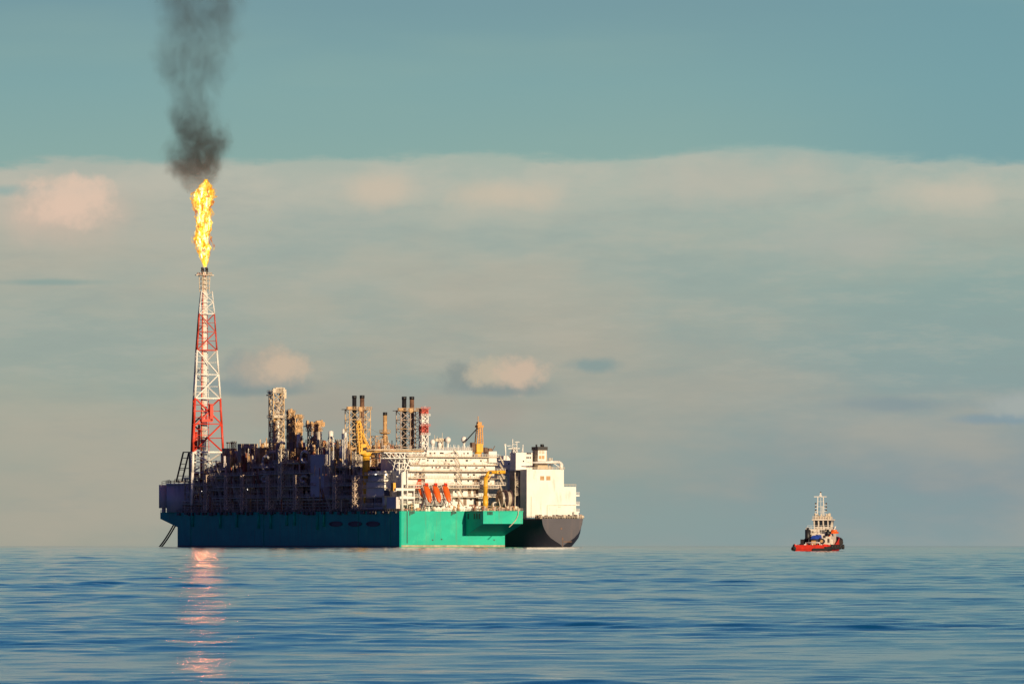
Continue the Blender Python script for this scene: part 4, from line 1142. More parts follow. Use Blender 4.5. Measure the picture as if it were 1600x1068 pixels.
# two big hose reels
for i, (x, v, mt) in enumerate(((784, -6, STEEL), (792.5, -9, REEL))):
    q_ = PV(x, 777, v); m = MB(); c_ = Vector((q_[0], v, DECK+6.6))
    for s_ in (-1.3, 1.3):
        m.cyl(c_+Vector((s_-.12, 0, 0)), c_+Vector((s_+.12, 0, 0)), 5.2, n=28)
        for k in range(8):
            a = k*math.pi/4; e = c_+Vector((s_*1.15, 4.9*math.cos(a), 4.9*math.sin(a))); m.bar(c_+Vector((s_*1.15, 0, 0)), e, .3)
    m.cyl(c_+Vector((-1.3, 0, 0)), c_+Vector((1.3, 0, 0)), 3.2, n=24)
    r = m.build('hose_reel', mt, ship)
    m = MB()
    for k in range(5): m.cyl(c_+Vector((-1.1+k*.55-.25, 0, 0)), c_+Vector((-1.1+k*.55+.25, 0, 0)), 4.2, n=24)
    m.build('wound_hose', SILVER if i == 0 else CREAM, r)
    m = MB()
    for s_ in (-1.9, 1.9): m.bar(c_+Vector((s_, 0, 0)), (c_.x+s_, v-3.6, DECK), .5); m.bar(c_+Vector((s_, 0, 0)), (c_.x+s_, v+3.6, DECK), .5)
    m.build('frame', CREAM, r)
m = MB(box='locker', cyl='bollard')
for k in range(90):
    u = R.uniform(39.5, 62); v = R.uniform(-24.5, -.5); mi = R.choice((0, 1, 2, 3)); hh = R.uniform(.6, 2.8); c = R.random()
    if c < .45: m.box((u, v, DECK+.06), (min(62.4, u+R.uniform(.4, 1.6)), v+.8, DECK+hh), mi)
    elif c < .8: m.cyl((u, v, DECK+.06), (u, v, DECK+hh), R.choice((.15, .25, .4)), n=6, mi=mi)
    else: m.tube([(u, v, DECK+.06), (u, v, DECK+hh), (min(62.3, u+R.uniform(1, 3)), v, DECK+hh)], .16, 5, mi)
m.build('platform_gear', [TAN, STEEL, CREAM, RUST], ship)

# ---------------------------------------------------------------- free-fall lifeboats and their ramps
def lifeboat_mesh():
    """body along +y = bow direction, origin amidships"""
    m = MB(); secs = [(-5.4, .25, .3, .0), (-5.0, .95, .85, .0), (-3.6, 1.45, 1.3, .1), (-1, 1.6, 1.5, .15), (2, 1.55, 1.45, .1), (4, 1.15, 1.1, 0), (5.2, .5, .5, -.05), (5.7, .12, .12, -.05)]
    n = 14; vs = []
    for (y, rx, rz, zc) in secs:
        for i in range(n): a = 2*math.pi*i/n; vs.append((rx*math.cos(a), y, zc+rz*math.sin(a)*(1.0 if math.sin(a) > 0 else .85)))
    fs = [(j*n+i, j*n+(i+1) % n, (j+1)*n+(i+1) % n, (j+1)*n+i) for j in range(len(secs)-1) for i in range(n)]
    fs.append(list(range(n))); fs.append([(len(secs)-1)*n+i for i in range(n)][::-1]); m.add(vs, fs, 0, True)
    return m
lb0 = None
spots_ = [(657, 763, 9.5, 'orange lifeboat at the left end of the row, highest and mostly hidden by its ramp'),
          (668, 770.5, 2.0, 'orange lifeboat on the stern ramp just right of the half hidden one'),
          (682.5, 770.5, 2.0, 'orange lifeboat in the middle of the three fully visible stern ramps'),
          (698, 770.5, 2.0, 'orange lifeboat on the ramp furthest right, nearest the white stairway')]
for i, (x, y, v, lab) in enumerate(spots_):
    q_ = PV(x, y, v); P_ = ship_loc = None
    M_ = Matrix.Translation(C0) @ Matrix.Rotation(AL, 4, 'Z')
    w_ = M_ @ Vector(q_)
    lb = thing('lifeboat', lab, 'lifeboat', w_, 0, 'free fall lifeboats on the stern ramps')
    lb.rotation_euler = (math.radians(50), 0, math.radians(180)+AL)
    lb.rotation_euler = (Matrix.Rotation(AL, 3, 'Z') @ Matrix.Rotation(math.pi, 3, 'Z') @ Matrix.Rotation(math.radians(-52), 3, 'X')).to_euler()
    lb.scale = (1.15, 1.12, 1.15)
    if lb0 is None:
        a_ = lifeboat_mesh().build('body', ORANGE, lb)
        m = MB(); m.box((-.75, -4.9, .7), (.75, -3.6, 2.0)); m.box((-.6, -5, 1.1), (.6, -4.95, 1.8)); b_ = m.build('steering_cabin', RED, lb)
        m = MB(); m.box((-.62, -3.62, 1.35), (.62, -3.5, 1.85)); m.box((-.78, -4.7, 1.35), (.78, -3.8, 1.8)); c_ = m.build('window', GLASS, lb)
        m = MB(); m.cyl((0, -5.5, -.6), (0, -5.3, -.6), .55, n=10); d_ = m.build('propeller_guard', BLACK, lb)
        lb0 = (a_, b_, c_, d_)
    else:
        for o in lb0: k_ = o.copy(); col.objects.link(k_); k_.parent = lb
    m = MB(); d3 = Vector((0, -math.cos(math.radians(52)), -math.sin(math.radians(52)))); c3 = Vector(q_)
    up = Vector((0, -math.sin(math.radians(52)), math.cos(math.radians(52))))
    for s_ in (-1.7, 1.7):
        a3 = c3+Vector((s_, 0, 0))-up*1.7-d3*6; b3 = c3+Vector((s_, 0, 0))-up*1.7+d3*6.6
        m.bar(a3, b3, .45); m.bar(a3+up*1.8, b3+up*1.8, .25)
        for tt_ in (0, .25, .5, .75, 1): e3 = a3.lerp(b3, tt_); m.bar(e3, e3+up*1.8, .25)
        m.bar(b3, (b3.x, b3.y+5, b3.z), .35); m.bar(a3.lerp(b3, .7), (b3.x, b3.y+7, DECK), .4)
        m.bar(a3, (a3.x, a3.y+2, a3.z+.1), .4)
    a3 = c3-up*1.7-d3*6; b3 = c3-up*1.7+d3*6.6
    for tt_ in (0, .33, .66, 1): e3 = a3.lerp(b3, tt_); m.bar(e3-Vector((1.7, 0, 0)), e3+Vector((1.7, 0, 0)), .3)
    m.build('lifeboat_ramp', WHITE, acc)
m = MB(box='ramp_marking')
for x in (649, 663, 677, 692): a_ = U(x); m.box((a_, AV-1.3, Z(764)), (a_+.5, AV+1.2, Z(757.5)))
for x in (665, 680, 694): a_ = U(x); m.box((a_, AV+.5, Z(757.5)), (a_+1.3, AV+1.25, Z(754.5)))
m.box((U(648), AV-1.2, Z(764.5)), (U(650), AV-.6, Z(756))); m.box((U(697), AV-1.2, Z(764.5)), (U(699), AV-.6, Z(757)))
m.build('ramp_marking', RED, acc)

# ---------------------------------------------------------------- mooring lines at the bow
def world_of(q_): return Matrix.Translation(C0) @ Matrix.Rotation(AL, 4, 'Z') @ Vector(q_)
a_ = world_of(PV(272, 818, 350)); b_ = world_of(PV(242.5, 856, 366)); b_.z = drop(b_.y)-3
for i in range(2):
    m = MB(); off = Vector((0, 3.5*i, 0))
    n = 14
    pts = [a_.lerp(b_, k/n)+off+Vector((i*1.2, 0, -1.1*math.sin(math.pi*k/n))) for k in range(n+1)]
    for k in range(n): m.cyl(pts[k], pts[k+1], .42, n=6); m.ball(pts[k], .52, 0, 6, 4)
    tag(m.build('mooring_line', BLACK), 'heavy dark mooring line running from the bow overhang down into the sea', 'mooring line', 'bow mooring lines')

# ---------------------------------------------------------------- gas carrier lying alongside
car = thing('gas_carrier', 'black hulled gas carrier with white block superstructure moored behind the turquoise vessel', 'ship', world_of((90, -17, 0)), AL)
KU, KV = 90.0, -17.0
def cv(px, py, v): q_ = PV(px, py, v); return (q_[0]-KU, v-KV, q_[2])
CU = lambda px, v: PV(px, 760, v)[0]-KU
CZ = lambda py, v=0: PV(860, py, v)[2]
def cbox(m, x0, x1, y0, y1, v, v2, mi=0):
    m.box((CU(x0, v), v-KV, CZ(y1, v)), (CU(x1, v), v2-KV, CZ(y0, v)), mi)
# lofted hull: transom like a spoon, then full beam
DK = 15.6; HB = []
def half(y, z):
    """half breadth at distance y forward of the transom and height z"""
    tt_ = min(1, y/30.0); bd = 12.2+1.8*min(1, y/28)+8.0*max(0, min(1, (y-50)/40))
    lo = -.2-16*math.sin(tt_*math.pi/2); zz = max(0.0, min(1.0, (z-lo)/(DK-lo)))
    tb_l = [(0, 0), (.06, .03), (.1, .09), (.15, .19), (.28, .50), (.42, .70), (.58, .85), (.8, .96), (1, 1)]
    for (za, ba), (zb, bb) in zip(tb_l[:-1], tb_l[1:]):
        if zz <= zb: sp = ba+(bb-ba)*(zz-za)/(zb-za); break
    k_ = math.sin(tt_*math.pi/2); full = (1-(1-zz)**4)**.5
    return bd*(sp*(1-k_)+full*k_)+(.2 if zz > 0 else 0.0)
ys = [0, .6, 2, 4, 8, 13, 19, 26, 34, 50, 60, 75, 90, 110, 180, 225, 250, 268, 280]; zs_ = [-4, -1.5, -.2, .1, .5, 1.0, 1.6, 2.3, 3, 5, 7.5, 10, 12.5, 14.5, DK]
m = MB(); vs = []; fs = []
for y in ys:
    fwd = 1.0 if y < 200 else max(.02, 1-((y-200)/80)**2)
    for sg in (-1, 1):
        ex = 5.0*min(1, y/18)*max(0, 1-max(0, y-50)/40) if sg > 0 else 0
        for z in zs_: vs.append(((sg*half(y, z)+ex*min(1, max(0, z)/6))*fwd, y, z))
nz = len(zs_)
for j in range(len(ys)-1):
    for s_ in (0, 1):
        for i in range(nz-1):
            a = j*2*nz+s_*nz+i; b = a+2*nz
            fs.append((a, a+1, b+1, b) if s_ else (a, b, b+1, a+1))
    a = j*2*nz+nz-1; fs.append((a, a+nz, a+3*nz, a+2*nz)[::-1])
o_ = len(vs); vs += vs[:2*nz]; m.add(vs, fs, 0, True); m.sm = [len(f) == 4 for f in m.f]; m.f.append([o_+i for i in range(nz)]+[o_+nz+i for i in range(nz)][::-1]); m.mi.append(0); m.sm.append(False)
ch = m.build('hull', CARRIER, car)
m = MB(); m.bar((0, -.1, -1), (0, -.1, 5.5), .25); m.box((-.5, -.15, 4), (.5, -.02, 4.8)); m.box((.6, -.15, 2.6), (5.5, -.04, 3.1)); m.box((-1.2, -.15, 9.6), (-.2, -.04, 10.6)); m.build('rudder_head', SOOT, ch)
# white superstructure
m = MB()
cbox(m, 823, 881, 733, 808, 4, 13); cbox(m, 881, 900, 760, 809, 4.2, 13); 
w1 = m.build('engine_casing', WHITE, car)
m = MB()
for (x0, x1, y0, y1) in ((844, 850.3, 743.3, 749.8), (853.6, 860, 743.3, 749.8)):
    a_, b_ = cv(x0, y1, 3.9), cv(x1, y0, 3.9); 
    for i in range(7): z = a_[2]+(b_[2]-a_[2])*i/7; m.box((a_[0], a_[1], z), (b_[0], a_[1]+.3, z+.24)); 
    m.box((a_[0], a_[1]+.05, a_[2]), (b_[0], a_[1]+.08, b_[2]))
m.build('louvre', TAN, w1)
m = MB(bar='fire_main')
for (x0, y0, x1, y1) in ((830, 775, 830, 807), (855, 789, 855, 807), (855, 789, 900, 788.5), (872, 791.5, 876, 791.5)):
    a_, b_ = cv(x0, y0, 3.8), cv(x1, y1, 3.8); m.bar(a_, b_, .22)
m.build('fire_main', CREAM, w1)
m = MB(); cbox(m, 799, 829.5, 775, 809, 27, 32); lowblk = m.build('deck_house', WHITE, car)
m = MB()                                                     # forward house and bridge
cbox(m, 793, 824, 726, 800, 34, 60); cbox(m, 806, 832, 707, 734, 13, 21); cbox(m, 787, 803, 712, 800, 38, 66); cbox(m, 779, 800, 718, 731, 36, 44)
cbox(m, 786, 799, 735, 738, 34, 38); cbox(m, 786, 799, 741.5, 744, 34, 38)
br_ = m.build('bridge_house', WHITE, car)
for (x, y) in ((824, 708), (826.5, 708), (829, 708), (823.5, 714.5), (826, 714.5), (829, 714.5), (818, 720)):
    m = MB(); q_ = cv(x, y, 12.9); m.box((q_[0]-.4, q_[1]-.05, q_[2]-.4), (q_[0]+.4, q_[1]+.1, q_[2]+.4)); m.build('window', GLASS, br_)
for (x, y) in ((795, 724), (792, 734)):
    m = MB(); q_ = cv(x, y, 33.8); m.box((q_[0]-.4, q_[1]-.1, q_[2]-.4), (q_[0]+.4, q_[1]+.2, q_[2]+.4)); m.build('window', GLASS, br_)
m = MB(box='balcony')                                                     # balconies; the shade between the blocks is put into their colour
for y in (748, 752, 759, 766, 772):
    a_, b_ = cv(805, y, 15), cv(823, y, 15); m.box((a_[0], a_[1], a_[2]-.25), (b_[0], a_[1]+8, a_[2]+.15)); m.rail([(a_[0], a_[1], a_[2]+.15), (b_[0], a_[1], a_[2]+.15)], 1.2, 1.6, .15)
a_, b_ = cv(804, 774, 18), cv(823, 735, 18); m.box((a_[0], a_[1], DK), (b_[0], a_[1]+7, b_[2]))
m.build('balcony', mat('balcony_shade_grey', (.40, .34, .30), .6, var=.2, vscale=.4), car)
m = MB()
for x in (805, 810, 816): q_ = cv(x, 770, 15); m.bar((q_[0], q_[1], DK), (q_[0], q_[1], CZ(738, 15)), .3)
for (y0, y1, x0, x1) in ((756, 748, 806, 818), (766, 757, 818, 806), (774, 767, 806, 818)): m.stair(cv(x0, y0, 14.6), cv(x1, y1, 14.6), .9)
m.build('outside_stair', CREAM, car)
m = MB(box='gallery')                                                     # right hand galleries
for y in (773.5, 788, 799): a_, b_ = cv(899, y, 5), cv(905.5, y, 5); m.box((a_[0], a_[1], a_[2]-.5), (b_[0], a_[1]+10, a_[2]+.3)); m.rail([(a_[0], a_[1], a_[2]+.3), (b_[0], a_[1], a_[2]+.3), (b_[0], a_[1]+9, a_[2]+.3)], 1.3, 1.3, .18)
m.box((cv(897, 0, 2)[0], cv(897, 0, 2)[1], CZ(809, 2)), (cv(904, 0, 2)[0], cv(897, 0, 2)[1]+6, CZ(799, 2)))
m.build('gallery', WHITE, car)
# funnel
m = MB(); a_, b_ = cv(841, 733, 8), cv(856.5, 733, 8); zt, zb = CZ(703, 8), CZ(733, 8); y0 = a_[1]; dt = CU(854, 8)-b_[0]; d2 = CU(838.5, 8)-CU(841, 8)
x0, x1 = a_[0], b_[0]
def frust(m, x0, x1, y0, y1, z0, z1, dl, dr, mi):
    m.add([(x0,y0,z0),(x1,y0,z0),(x1,y1,z0),(x0,y1,z0),(x0+dl,y0,z1),(x1+dr,y0,z1),(x1+dr,y1,z1),(x0+dl,y1,z1)], [(0,3,2,1),(4,5,6,7),(0,1,5,4),(1,2,6,5),(2,3,7,6),(3,0,4,7)], mi)
frust(m, x0-.3, x1, y0, y0+8, zb, zt, .3, -1.0, 0)
m.box((x0-.4, y0-.3, zt), (x1-.4, y0+8.4, zt+1.9), 1)
m.cyl((x0-1.0+1.2, y0+3, zt+1.9), (x0+.2, y0+3, CZ(694, 8)), .5, n=10, mi=1); m.cyl((x0+3.6, y0+3, zt+1.9), (x0+3.6, y0+3, CZ(693.5, 8)), 1.0, n=12, mi=1); m.cyl((x0+5.2, y0+5, zt+1.9), (x0+5.2, y0+5, CZ(695, 8)), .5, n=12, mi=1)
fn = m.build('funnel', [mat('funnel_buff', (.50, .40, .26), .5, var=.08, vscale=.3), BLACK], car)
m = MB(); frust(m, x0-.32, x0+4.7, y0-.08, y0+.1, CZ(720, 8), zt-.1, .2, .3, 0); m.build('funnel_panel', WHITE, fn)
for (x, y) in ((843.8, 706), (848.6, 706), (843.8, 714), (848.6, 714)):
    m = MB(); q_ = cv(x, y, 8); m.box((q_[0]-.75, y0-.2, q_[2]-.9), (q_[0]+.75, y0+.15, q_[2]+.9)); m.build('louvre', TAN if y > 710 else CREAM, fn)
# provision crane and roof gear
m = MB(); p0, p1 = cv(833, 722.3, 5), cv(874, 721.5, 5)
m.cyl(p0, p1, .55, .95, n=8); m.cyl(cv(825, 721.8, 5), p0, .3, n=6); m.tube([p1, cv(877, 723.5, 5), cv(879, 727, 5)], .7, 8); m.bar(cv(866, 724, 5), cv(874, 729.5, 5), .35)
m.cyl(cv(877, 734, 5), cv(877, 724, 5), 1.1, n=10); m.ball(cv(862, 721, 5), .9)
m.build('provision_crane', WHITE, car)
m = MB(); 
a_, b_ = cv(823, 733, 4), cv(882, 733, 4); m.rail([a_, b_], 1.2, 1.6, .15)
m.rail([cv(881, 759.5, 4.3), cv(900, 759.5, 4.3)], 1.2, 1.6, .15); m.rail([cv(799, 774.5, 27), cv(823, 774.5, 27)], 1.2, 1.6, .15)
for x in (858, 860, 862.5): q_ = cv(x, 715, 9); m.cyl((q_[0], q_[1], CZ(733, 9)), q_, .3, n=6)
m.build('railing', CREAM, car)
# masts on the bridge
m = MB()
for (x, yt, yb, w) in ((801, 685.5, 712, .35), (807.5, 690, 708, .35), (817, 694, 708, .35), (790, 693, 718, .4), (797, 706, 716, .3), (815.6, 703, 710, .3)): m.bar(cv(x, yb, 34), cv(x, yt, 34), w)
for (x0, x1, y, w) in ((794, 812, 700.3, .45), (804, 812, 690, .35), (792, 799, 696, .3), (800, 808, 694, .25)): m.bar(cv(x0, y, 34), cv(x1, y, 34), w)
m.bar(cv(790, 708, 34), cv(788.5, 693, 34), .35); m.bar(cv(815, 708, 34), cv(817.5, 695, 34), .3)
m.lattice(cv(804, 0, 34)[0], cv(804, 0, 34)[1], CZ(709, 34), CZ(699, 34), 3, 1.5, 2, .35, .2)
m.build('radar_mast', WHITE, car)
m = MB(True, box='winch', cyl='bollard'); rr = random.Random(9)                              # mooring deck gear along the stern rail
for k in range(70):
    y = rr.uniform(.5, 14); hb = half(y, DK)-.8; u = rr.uniform(-hb, hb); c = rr.random(); mi = rr.choice((0, 0, 1, 2)); hh = rr.uniform(.8, 2.3)
    if c < .4: m.cyl((u, y, DK), (u, y, DK+hh), rr.choice((.25, .4, .6)), n=8, mi=mi)
    elif c < .75: m.box((u, y, DK), (u+rr.uniform(.5, 1.8), y+.8, DK+hh), mi)
    else: m.cyl((u, y, DK+1), (u+1.6, y, DK+1), .9, n=10, mi=mi)
m.rail([(-12, .2, DK), (12, .2, DK)], 1.2, 1.5, .15, 1)
m.rail([(-half(y, DK), y, DK) for y in (0.2, 8, 19, 34, 60)], 1.2, 2, .15, 1)
m.rail([(half(y, DK)+5*min(1, y/18), y, DK) for y in (0.2, 8, 18, 34)], 1.2, 2, .15, 1)
m.build('mooring_gear', [DARK, CREAM, STEEL], car)

# ---------------------------------------------------------------- tug
TUGW = mat('weathered_white', (.66, .60, .52), .5, var=.12, vscale=1.2, stain=(.28, .15, .08), stain_amt=.7, stain_map=(1.2, 1.2, .3))
TD = 2540.0; TS = FPX/TD; tb = math.radians(-13)
tug = thing('tugboat', 'small red hulled tugboat with white wheelhouse and tall lattice mast', 'tugboat', ((1279-800)/TS, TD, drop(TD)), tb)
cb, sb = math.cos(tb), math.sin(tb); tzl = (YLEV-0)/1
def TP(px, py, y):
    """photo point at distance y forward of amidships, in tug frame"""
    k = (px-800)/FPX; ox, oy = tug.location.x, tug.location.y
    x = (k*(oy+y*cb)-ox+y*sb)/(cb-k*sb); Y = oy+x*sb+y*cb
    return (x, y, CAM_H-(py-YLEV)/FPX*Y-tug.location.z)
m = MB(); secs = [(-15, 4.6, 2.2), (-14, 5.3, 2.1), (-11, 5.6, 1.9), (-4, 5.7, 2.0), (0, 5.7, 2.3), (3, 5.7, 3.2), (6, 5.5, 3.9), (9, 4.9, 4.2), (12, 3.6, 4.5), (14.2, 1.8, 4.8), (15, .2, 4.9)]
def tsec(b, zt): return [(-b*.8, -1.0), (-b*.97, .25), (-b, .3), (-b, zt), (-b+.25, zt), (-b+.3, min(zt-.9, 1.2))]
vs = []; n = 12; fs = []
for (y, b, zt) in secs:
    L_ = tsec(max(b, .35), zt); vs += [(x, y, z) for x, z in L_]+[(-x, y, z) for x, z in L_[::-1]]
mi_ = []
for j in range(len(secs)-1):
    for i in range(n): fs.append((j*n+i, (j+1)*n+i, (j+1)*n+(i+1) % n, j*n+(i+1) % n))
fs.append(list(range(n))[::-1]); fs.append([(len(secs)-1)*n+i for i in range(n)])
m.add(vs, fs, 0, False)
m.box((-4.6, -15.25, .5), (4.6, -15.02, 1.9)); 
th = m.build('hull', mat('tug_red', (.62, .03, .012), .5, var=.2, vscale=.6, stain=(.2, .05, .03), stain_amt=.5, stain_map=(1, 1, .5)), tug)
m = MB(); 
for (a, b) in zip(secs[:-1], secs[1:]):
    for s_ in (-1, 1): m.cyl((s_*(a[1]+.2), a[0], .7+.1*a[2]), (s_*(b[1]+.2), b[0], .7+.1*b[2]), .42, n=8)
m.box((1.2, -15.6, .1), (5.6, -15.1, .9)); m.ball((-4.7, -14.7, .9), .85, 0, 10, 8); m.cyl((-5.2, -14.9, .7), (-5.6, -12, .7), .6, n=10); m.cyl((4.8, -15, .7), (5.7, -10, .8), .7, n=10)
for k in range(5): m.cyl((5.75, -9+k*4.5, 1.3), (6.35, -9+k*4.5, 1.3), .75, n=12); m.cyl((-5.75, -9+k*4.5, 1.1), (-6.35, -9+k*4.5, 1.1), .75, n=12)
m.cyl((5.2, 8.5, 3.2), (3.4, 12.8, 3.6), .95, n=10); m.cyl((6.0, 5, 2.6), (5.2, 8.5, 3.2), .85, n=10)
m.build('fender', mat('fender_rubber', (.02, .02, .022), .8, var=.3, vscale=2), th)
def tb_(m, x0, x1, y0, y1, v, dv, mi=0):
    a_, b_ = TP(x0, y1, v), TP(x1, y0, v); m.box((a_[0], v, a_[2]), (b_[0], v+dv, b_[2]), mi)
m = MB(); tb_(m, 1259, 1299, 833, 855, -3, 8); tb_(m, 1262, 1299, 826, 833, -1, 7); dh = m.build('deckhouse', TUGW, tug)
m = MB()
for (x0, x1, y0, y1) in ((1259, 1264, 836, 839), (1293, 1296, 841, 847), (1286, 1290, 836, 840), (1289, 1291, 826, 829)): tb_(m, x0, x1, y0, y1, -3.1, .3)
tb_(m, 1281, 1289, 827, 831, -1.1, .2); tb_(m, 1263, 1267, 828, 832, -1.1, .2); tb_(m, 1266, 1268, 834, 838, -3.1, .2); tb_(m, 1268, 1271, 829, 832, -1.1, .2); tb_(m, 1275, 1278, 834.5, 837, -3.1, .2)
m.build('doorway', DARK, dh)
m = MB(); m.rail([TP(1258, 833, -3), TP(1299, 833, -3)], 1.1, 1.0, .07); m.rail([TP(1262, 826, -1), TP(1299, 826, -1)], 1.1, 1.0, .07); m.build('railing', WHITE, dh)
m = MB(); a_, b_ = TP(1271.5, 826, 0), TP(1296, 822, 0); xl, xr = a_[0], b_[0]; z0 = a_[2]; z1 = TP(1280, 822.5, 0)[2]; z2 = TP(1280, 812.5, 0)[2]; z3 = TP(1280, 810.5, 0)[2]; z4 = TP(1280, 806, 0)[2]
m.box((xl, 0, z0-.2), (xr, 6, z1))
frust(m, xl-.05, xr+.05, .3, 5.7, z1, z2, -.25, .35, 1)
for x in (xl+.0, xl+(xr-xl)*.28, xl+(xr-xl)*.58, xl+(xr-xl)*.88): m.add([(x, -.05, z1), (x+.32, -.05, z1), (x+.32, .4, z1), (x, .4, z1), (x-.1, -.05, z2), (x+.3, -.05, z2), (x+.3, .4, z2), (x-.1, .4, z2)], [(0,3,2,1),(4,5,6,7),(0,1,5,4),(1,2,6,5),(2,3,7,6),(3,0,4,7)], 0)
for yy in (1.9, 3.8):
    m.box((xl-.4, yy, z1), (xl-.05, yy+.3, z2)); m.box((xr+.05, yy, z1), (xr+.4, yy+.3, z2))
m.box((xl-.5, -.5, z2), (xr+.6, 6.4, z3)); m.box((xl-.1, .2, z3), (xr+.1, 4.5, z4-.1))
wh = m.build('wheelhouse', [TUGW, GLASS], tug)
m = MB(); m.rail([(xl-.3, -.2, z3), (xr+.4, -.2, z3)], 1.0, .8, .09); rr = random.Random(4)
for k in range(16): x = rr.uniform(xl, xr); m.bar((x, rr.uniform(0, 3), z3), (x, rr.uniform(0, 3), z3+rr.uniform(.8, 2.0)), rr.choice((.12, .2, .4)))
m.ball((xr-.5, 1, z4+.4), .5); m.ball((xl+.4, 1, z4+.5), .45); m.cyl((xr-.3, .2, z4-.6), (xr-.3, -.2, z4-.6), .35, n=8)
m.build('roof_fittings', CREAM, wh)
m = MB(); P2 = lambda x, y: Vector(TP(x, y, 2.5))
for x, xt in ((1277, 1278), (1287.5, 1286.5)): m.bar(P2(x, 808), P2(xt, 775.5), .26)
for y in (783, 791, 799): m.bar(P2(1277.6, y), P2(1287, y), .1)
m.bar(P2(1272, 775.5), P2(1291.5, 775.5), .26); m.bar(P2(1282.3, 776), P2(1282.3, 769.5), .42); m.bar(P2(1280.5, 774), P2(1284, 774), .5)
m.bar(P2(1282.5, 806), P2(1282.5, 777), .12); m.bar(P2(1284.6, 808), P2(1284.6, 790), .22)
for y in (788, 793, 798): m.bar(P2(1273.5, y), P2(1278, y), .16); m.bar(P2(1287, y), P2(1291.5, y), .16)
for x, y0, y1 in ((1274, 808, 800), (1291, 808, 802), (1275, 808, 801), (1290.5, 806, 801)): m.bar(P2(x, y0), P2(x, y1), .14)
m.build('mast', WHITE, tug)
m = MB()
for x in (1274.5, 1291): 
    for y in (786.3, 791.5, 796.5): q_ = P2(x, y); m.ball(q_, .28, 0, 8, 6)
m.ball(P2(1282.3, 768.8), .25, 0, 8, 6); m.build('navigation_light', DARK, tug)
m = MB()
for (x0, x1, y0, y1, v, r_) in ((1257, 1265.5, 827, 849, -5.2, 1), (1289, 1297, 829.5, 836, -3.9, 1)):
    a_, b_ = TP(x0, y1, v), TP(x1, y0, v); r = (b_[0]-a_[0])/2; m.cyl(((a_[0]+b_[0])/2, v+r, a_[2]), ((a_[0]+b_[0])/2, v+r, b_[2]), r, n=14)
    m.cyl(((a_[0]+b_[0])/2, v+r, b_[2]), ((a_[0]+b_[0])/2, v+r, b_[2]+.6), r*.5, n=10); m.build('funnel', BLACK, tug); m = MB()
m.box((TP(1251.5, 0, -5)[0], -6, 1.2), (TP(1257, 0, -5)[0], -3, TP(1255, 842, -5)[2])); m.build('hydraulic_pack', BLACK, tug)
m = MB(); m.tube([TP(1259, 828, 1), TP(1260, 824, 1), TP(1265, 824.5, 1)], .18, 6); m.tube([TP(1298, 830, 1), TP(1303, 824, 1), TP(1306, 822, 1)], .2, 6); m.bar(TP(1301, 832, 0), TP(1306, 822, 0), .25); m.build('davit', WHITE, tug)
m = MB(); a_, b_ = TP(1267, 843, -5), TP(1283, 835, -5)
m.add([(a_[0], -6.5, a_[2]), (b_[0], -6.5, a_[2]+.2), (b_[0], -3.2, a_[2]), (a_[0], -3.2, a_[2]), (a_[0]+.6, -6.0, b_[2]-.25), (b_[0]-.4, -6.0, b_[2]), (b_[0]-.3, -3.2, b_[2]), (a_[0]+.4, -3.2, b_[2]-.2)], [(0,3,2,1),(4,5,6,7),(0,1,5,4),(1,2,6,5),(2,3,7,6),(3,0,4,7)])
m.build('blue_cover', mat('blue_tarpaulin', (.01, .05, .35), .6, var=.25, vscale=1.5), tug)
m = MB(); w_ = TP(1272.5, 847, -6.5); m.cyl((w_[0]-1.5, -5.8, w_[2]-.1), (w_[0]+1.5, -5.8, w_[2]-.1), 1.35, n=18, mi=0)
for s_ in (-1.7, 1.7): m.cyl((w_[0]+s_-.15, -5.8, w_[2]-.1), (w_[0]+s_+.15, -5.8, w_[2]-.1), 1.6, n=18, mi=0)
m.box((w_[0]-2.2, -5.2, 1.1), (w_[0]+2.3, -4.2, w_[2]+1.2), 0); m.box((w_[0]-.8, -7.45, w_[2]-.8), (w_[0]+.6, -7.2, w_[2]+.6), 1)
w2 = TP(1284.5, 845, -6); m.cyl((w2[0], -6.5, w2[2]), (w2[0], -5.5, w2[2]), .85, n=14, mi=0); m.cyl((w2[0], -6.7, w2[2]), (w2[0], -6.5, w2[2]), .45, n=14, mi=1)
m.build('towing_winch', [mat('greasy_steel', (.025, .024, .03), .5, var=.4, vscale=2), TAN], tug)
m = MB(box='deck_box', cyl='bollard')
for k in range(60):
    x = rr.uniform(-4.8, 4.8); y = rr.uniform(-13.5, -3.4); c = rr.random(); mi = rr.choice((0, 1, 2, 3, 4)); z = 1.15; hh = rr.uniform(.3, 1.1)
    if c < .5: m.box((x, y, z), (x+rr.uniform(.2, .7), y+.4, z+hh), mi)
    else: m.cyl((x, y, z), (x, y, z+hh), .15, n=6, mi=mi)
m.tube([TP(1300, 850, -2.5), TP(1300, 842, -2.5)], .15, 6, 0)
m.tube([(-2.2, -9.5, 1.2), (-2.2, -9.5, 2.6), (2.2, -9.5, 2.6), (2.2, -9.5, 1.2)], .16, 8, 4)
m.build('deck_gear', [WHITE, TAN, DARK, RED, GREYW], tug)
m = MB(); tb_(m, 1299, 1309, 830, 833, -3.5, 1.4, 0); a_ = TP(1303, 829, -2.8); m.cyl((a_[0]-.9, -2.8, a_[2]), (a_[0]+.9, -2.8, a_[2]), .4, n=10, mi=0)
m.build('raft_and_locker', ORANGE, tug)
m = MB(); 
for x in (1262, 1296): m = MB(); q_ = TP(x, 835.5, -3.4); m.cyl((q_[0], -3.35, q_[2]), (q_[0], -3.05, q_[2]), .36, n=14); m.build('lifebuoy', ORANGE, dh)

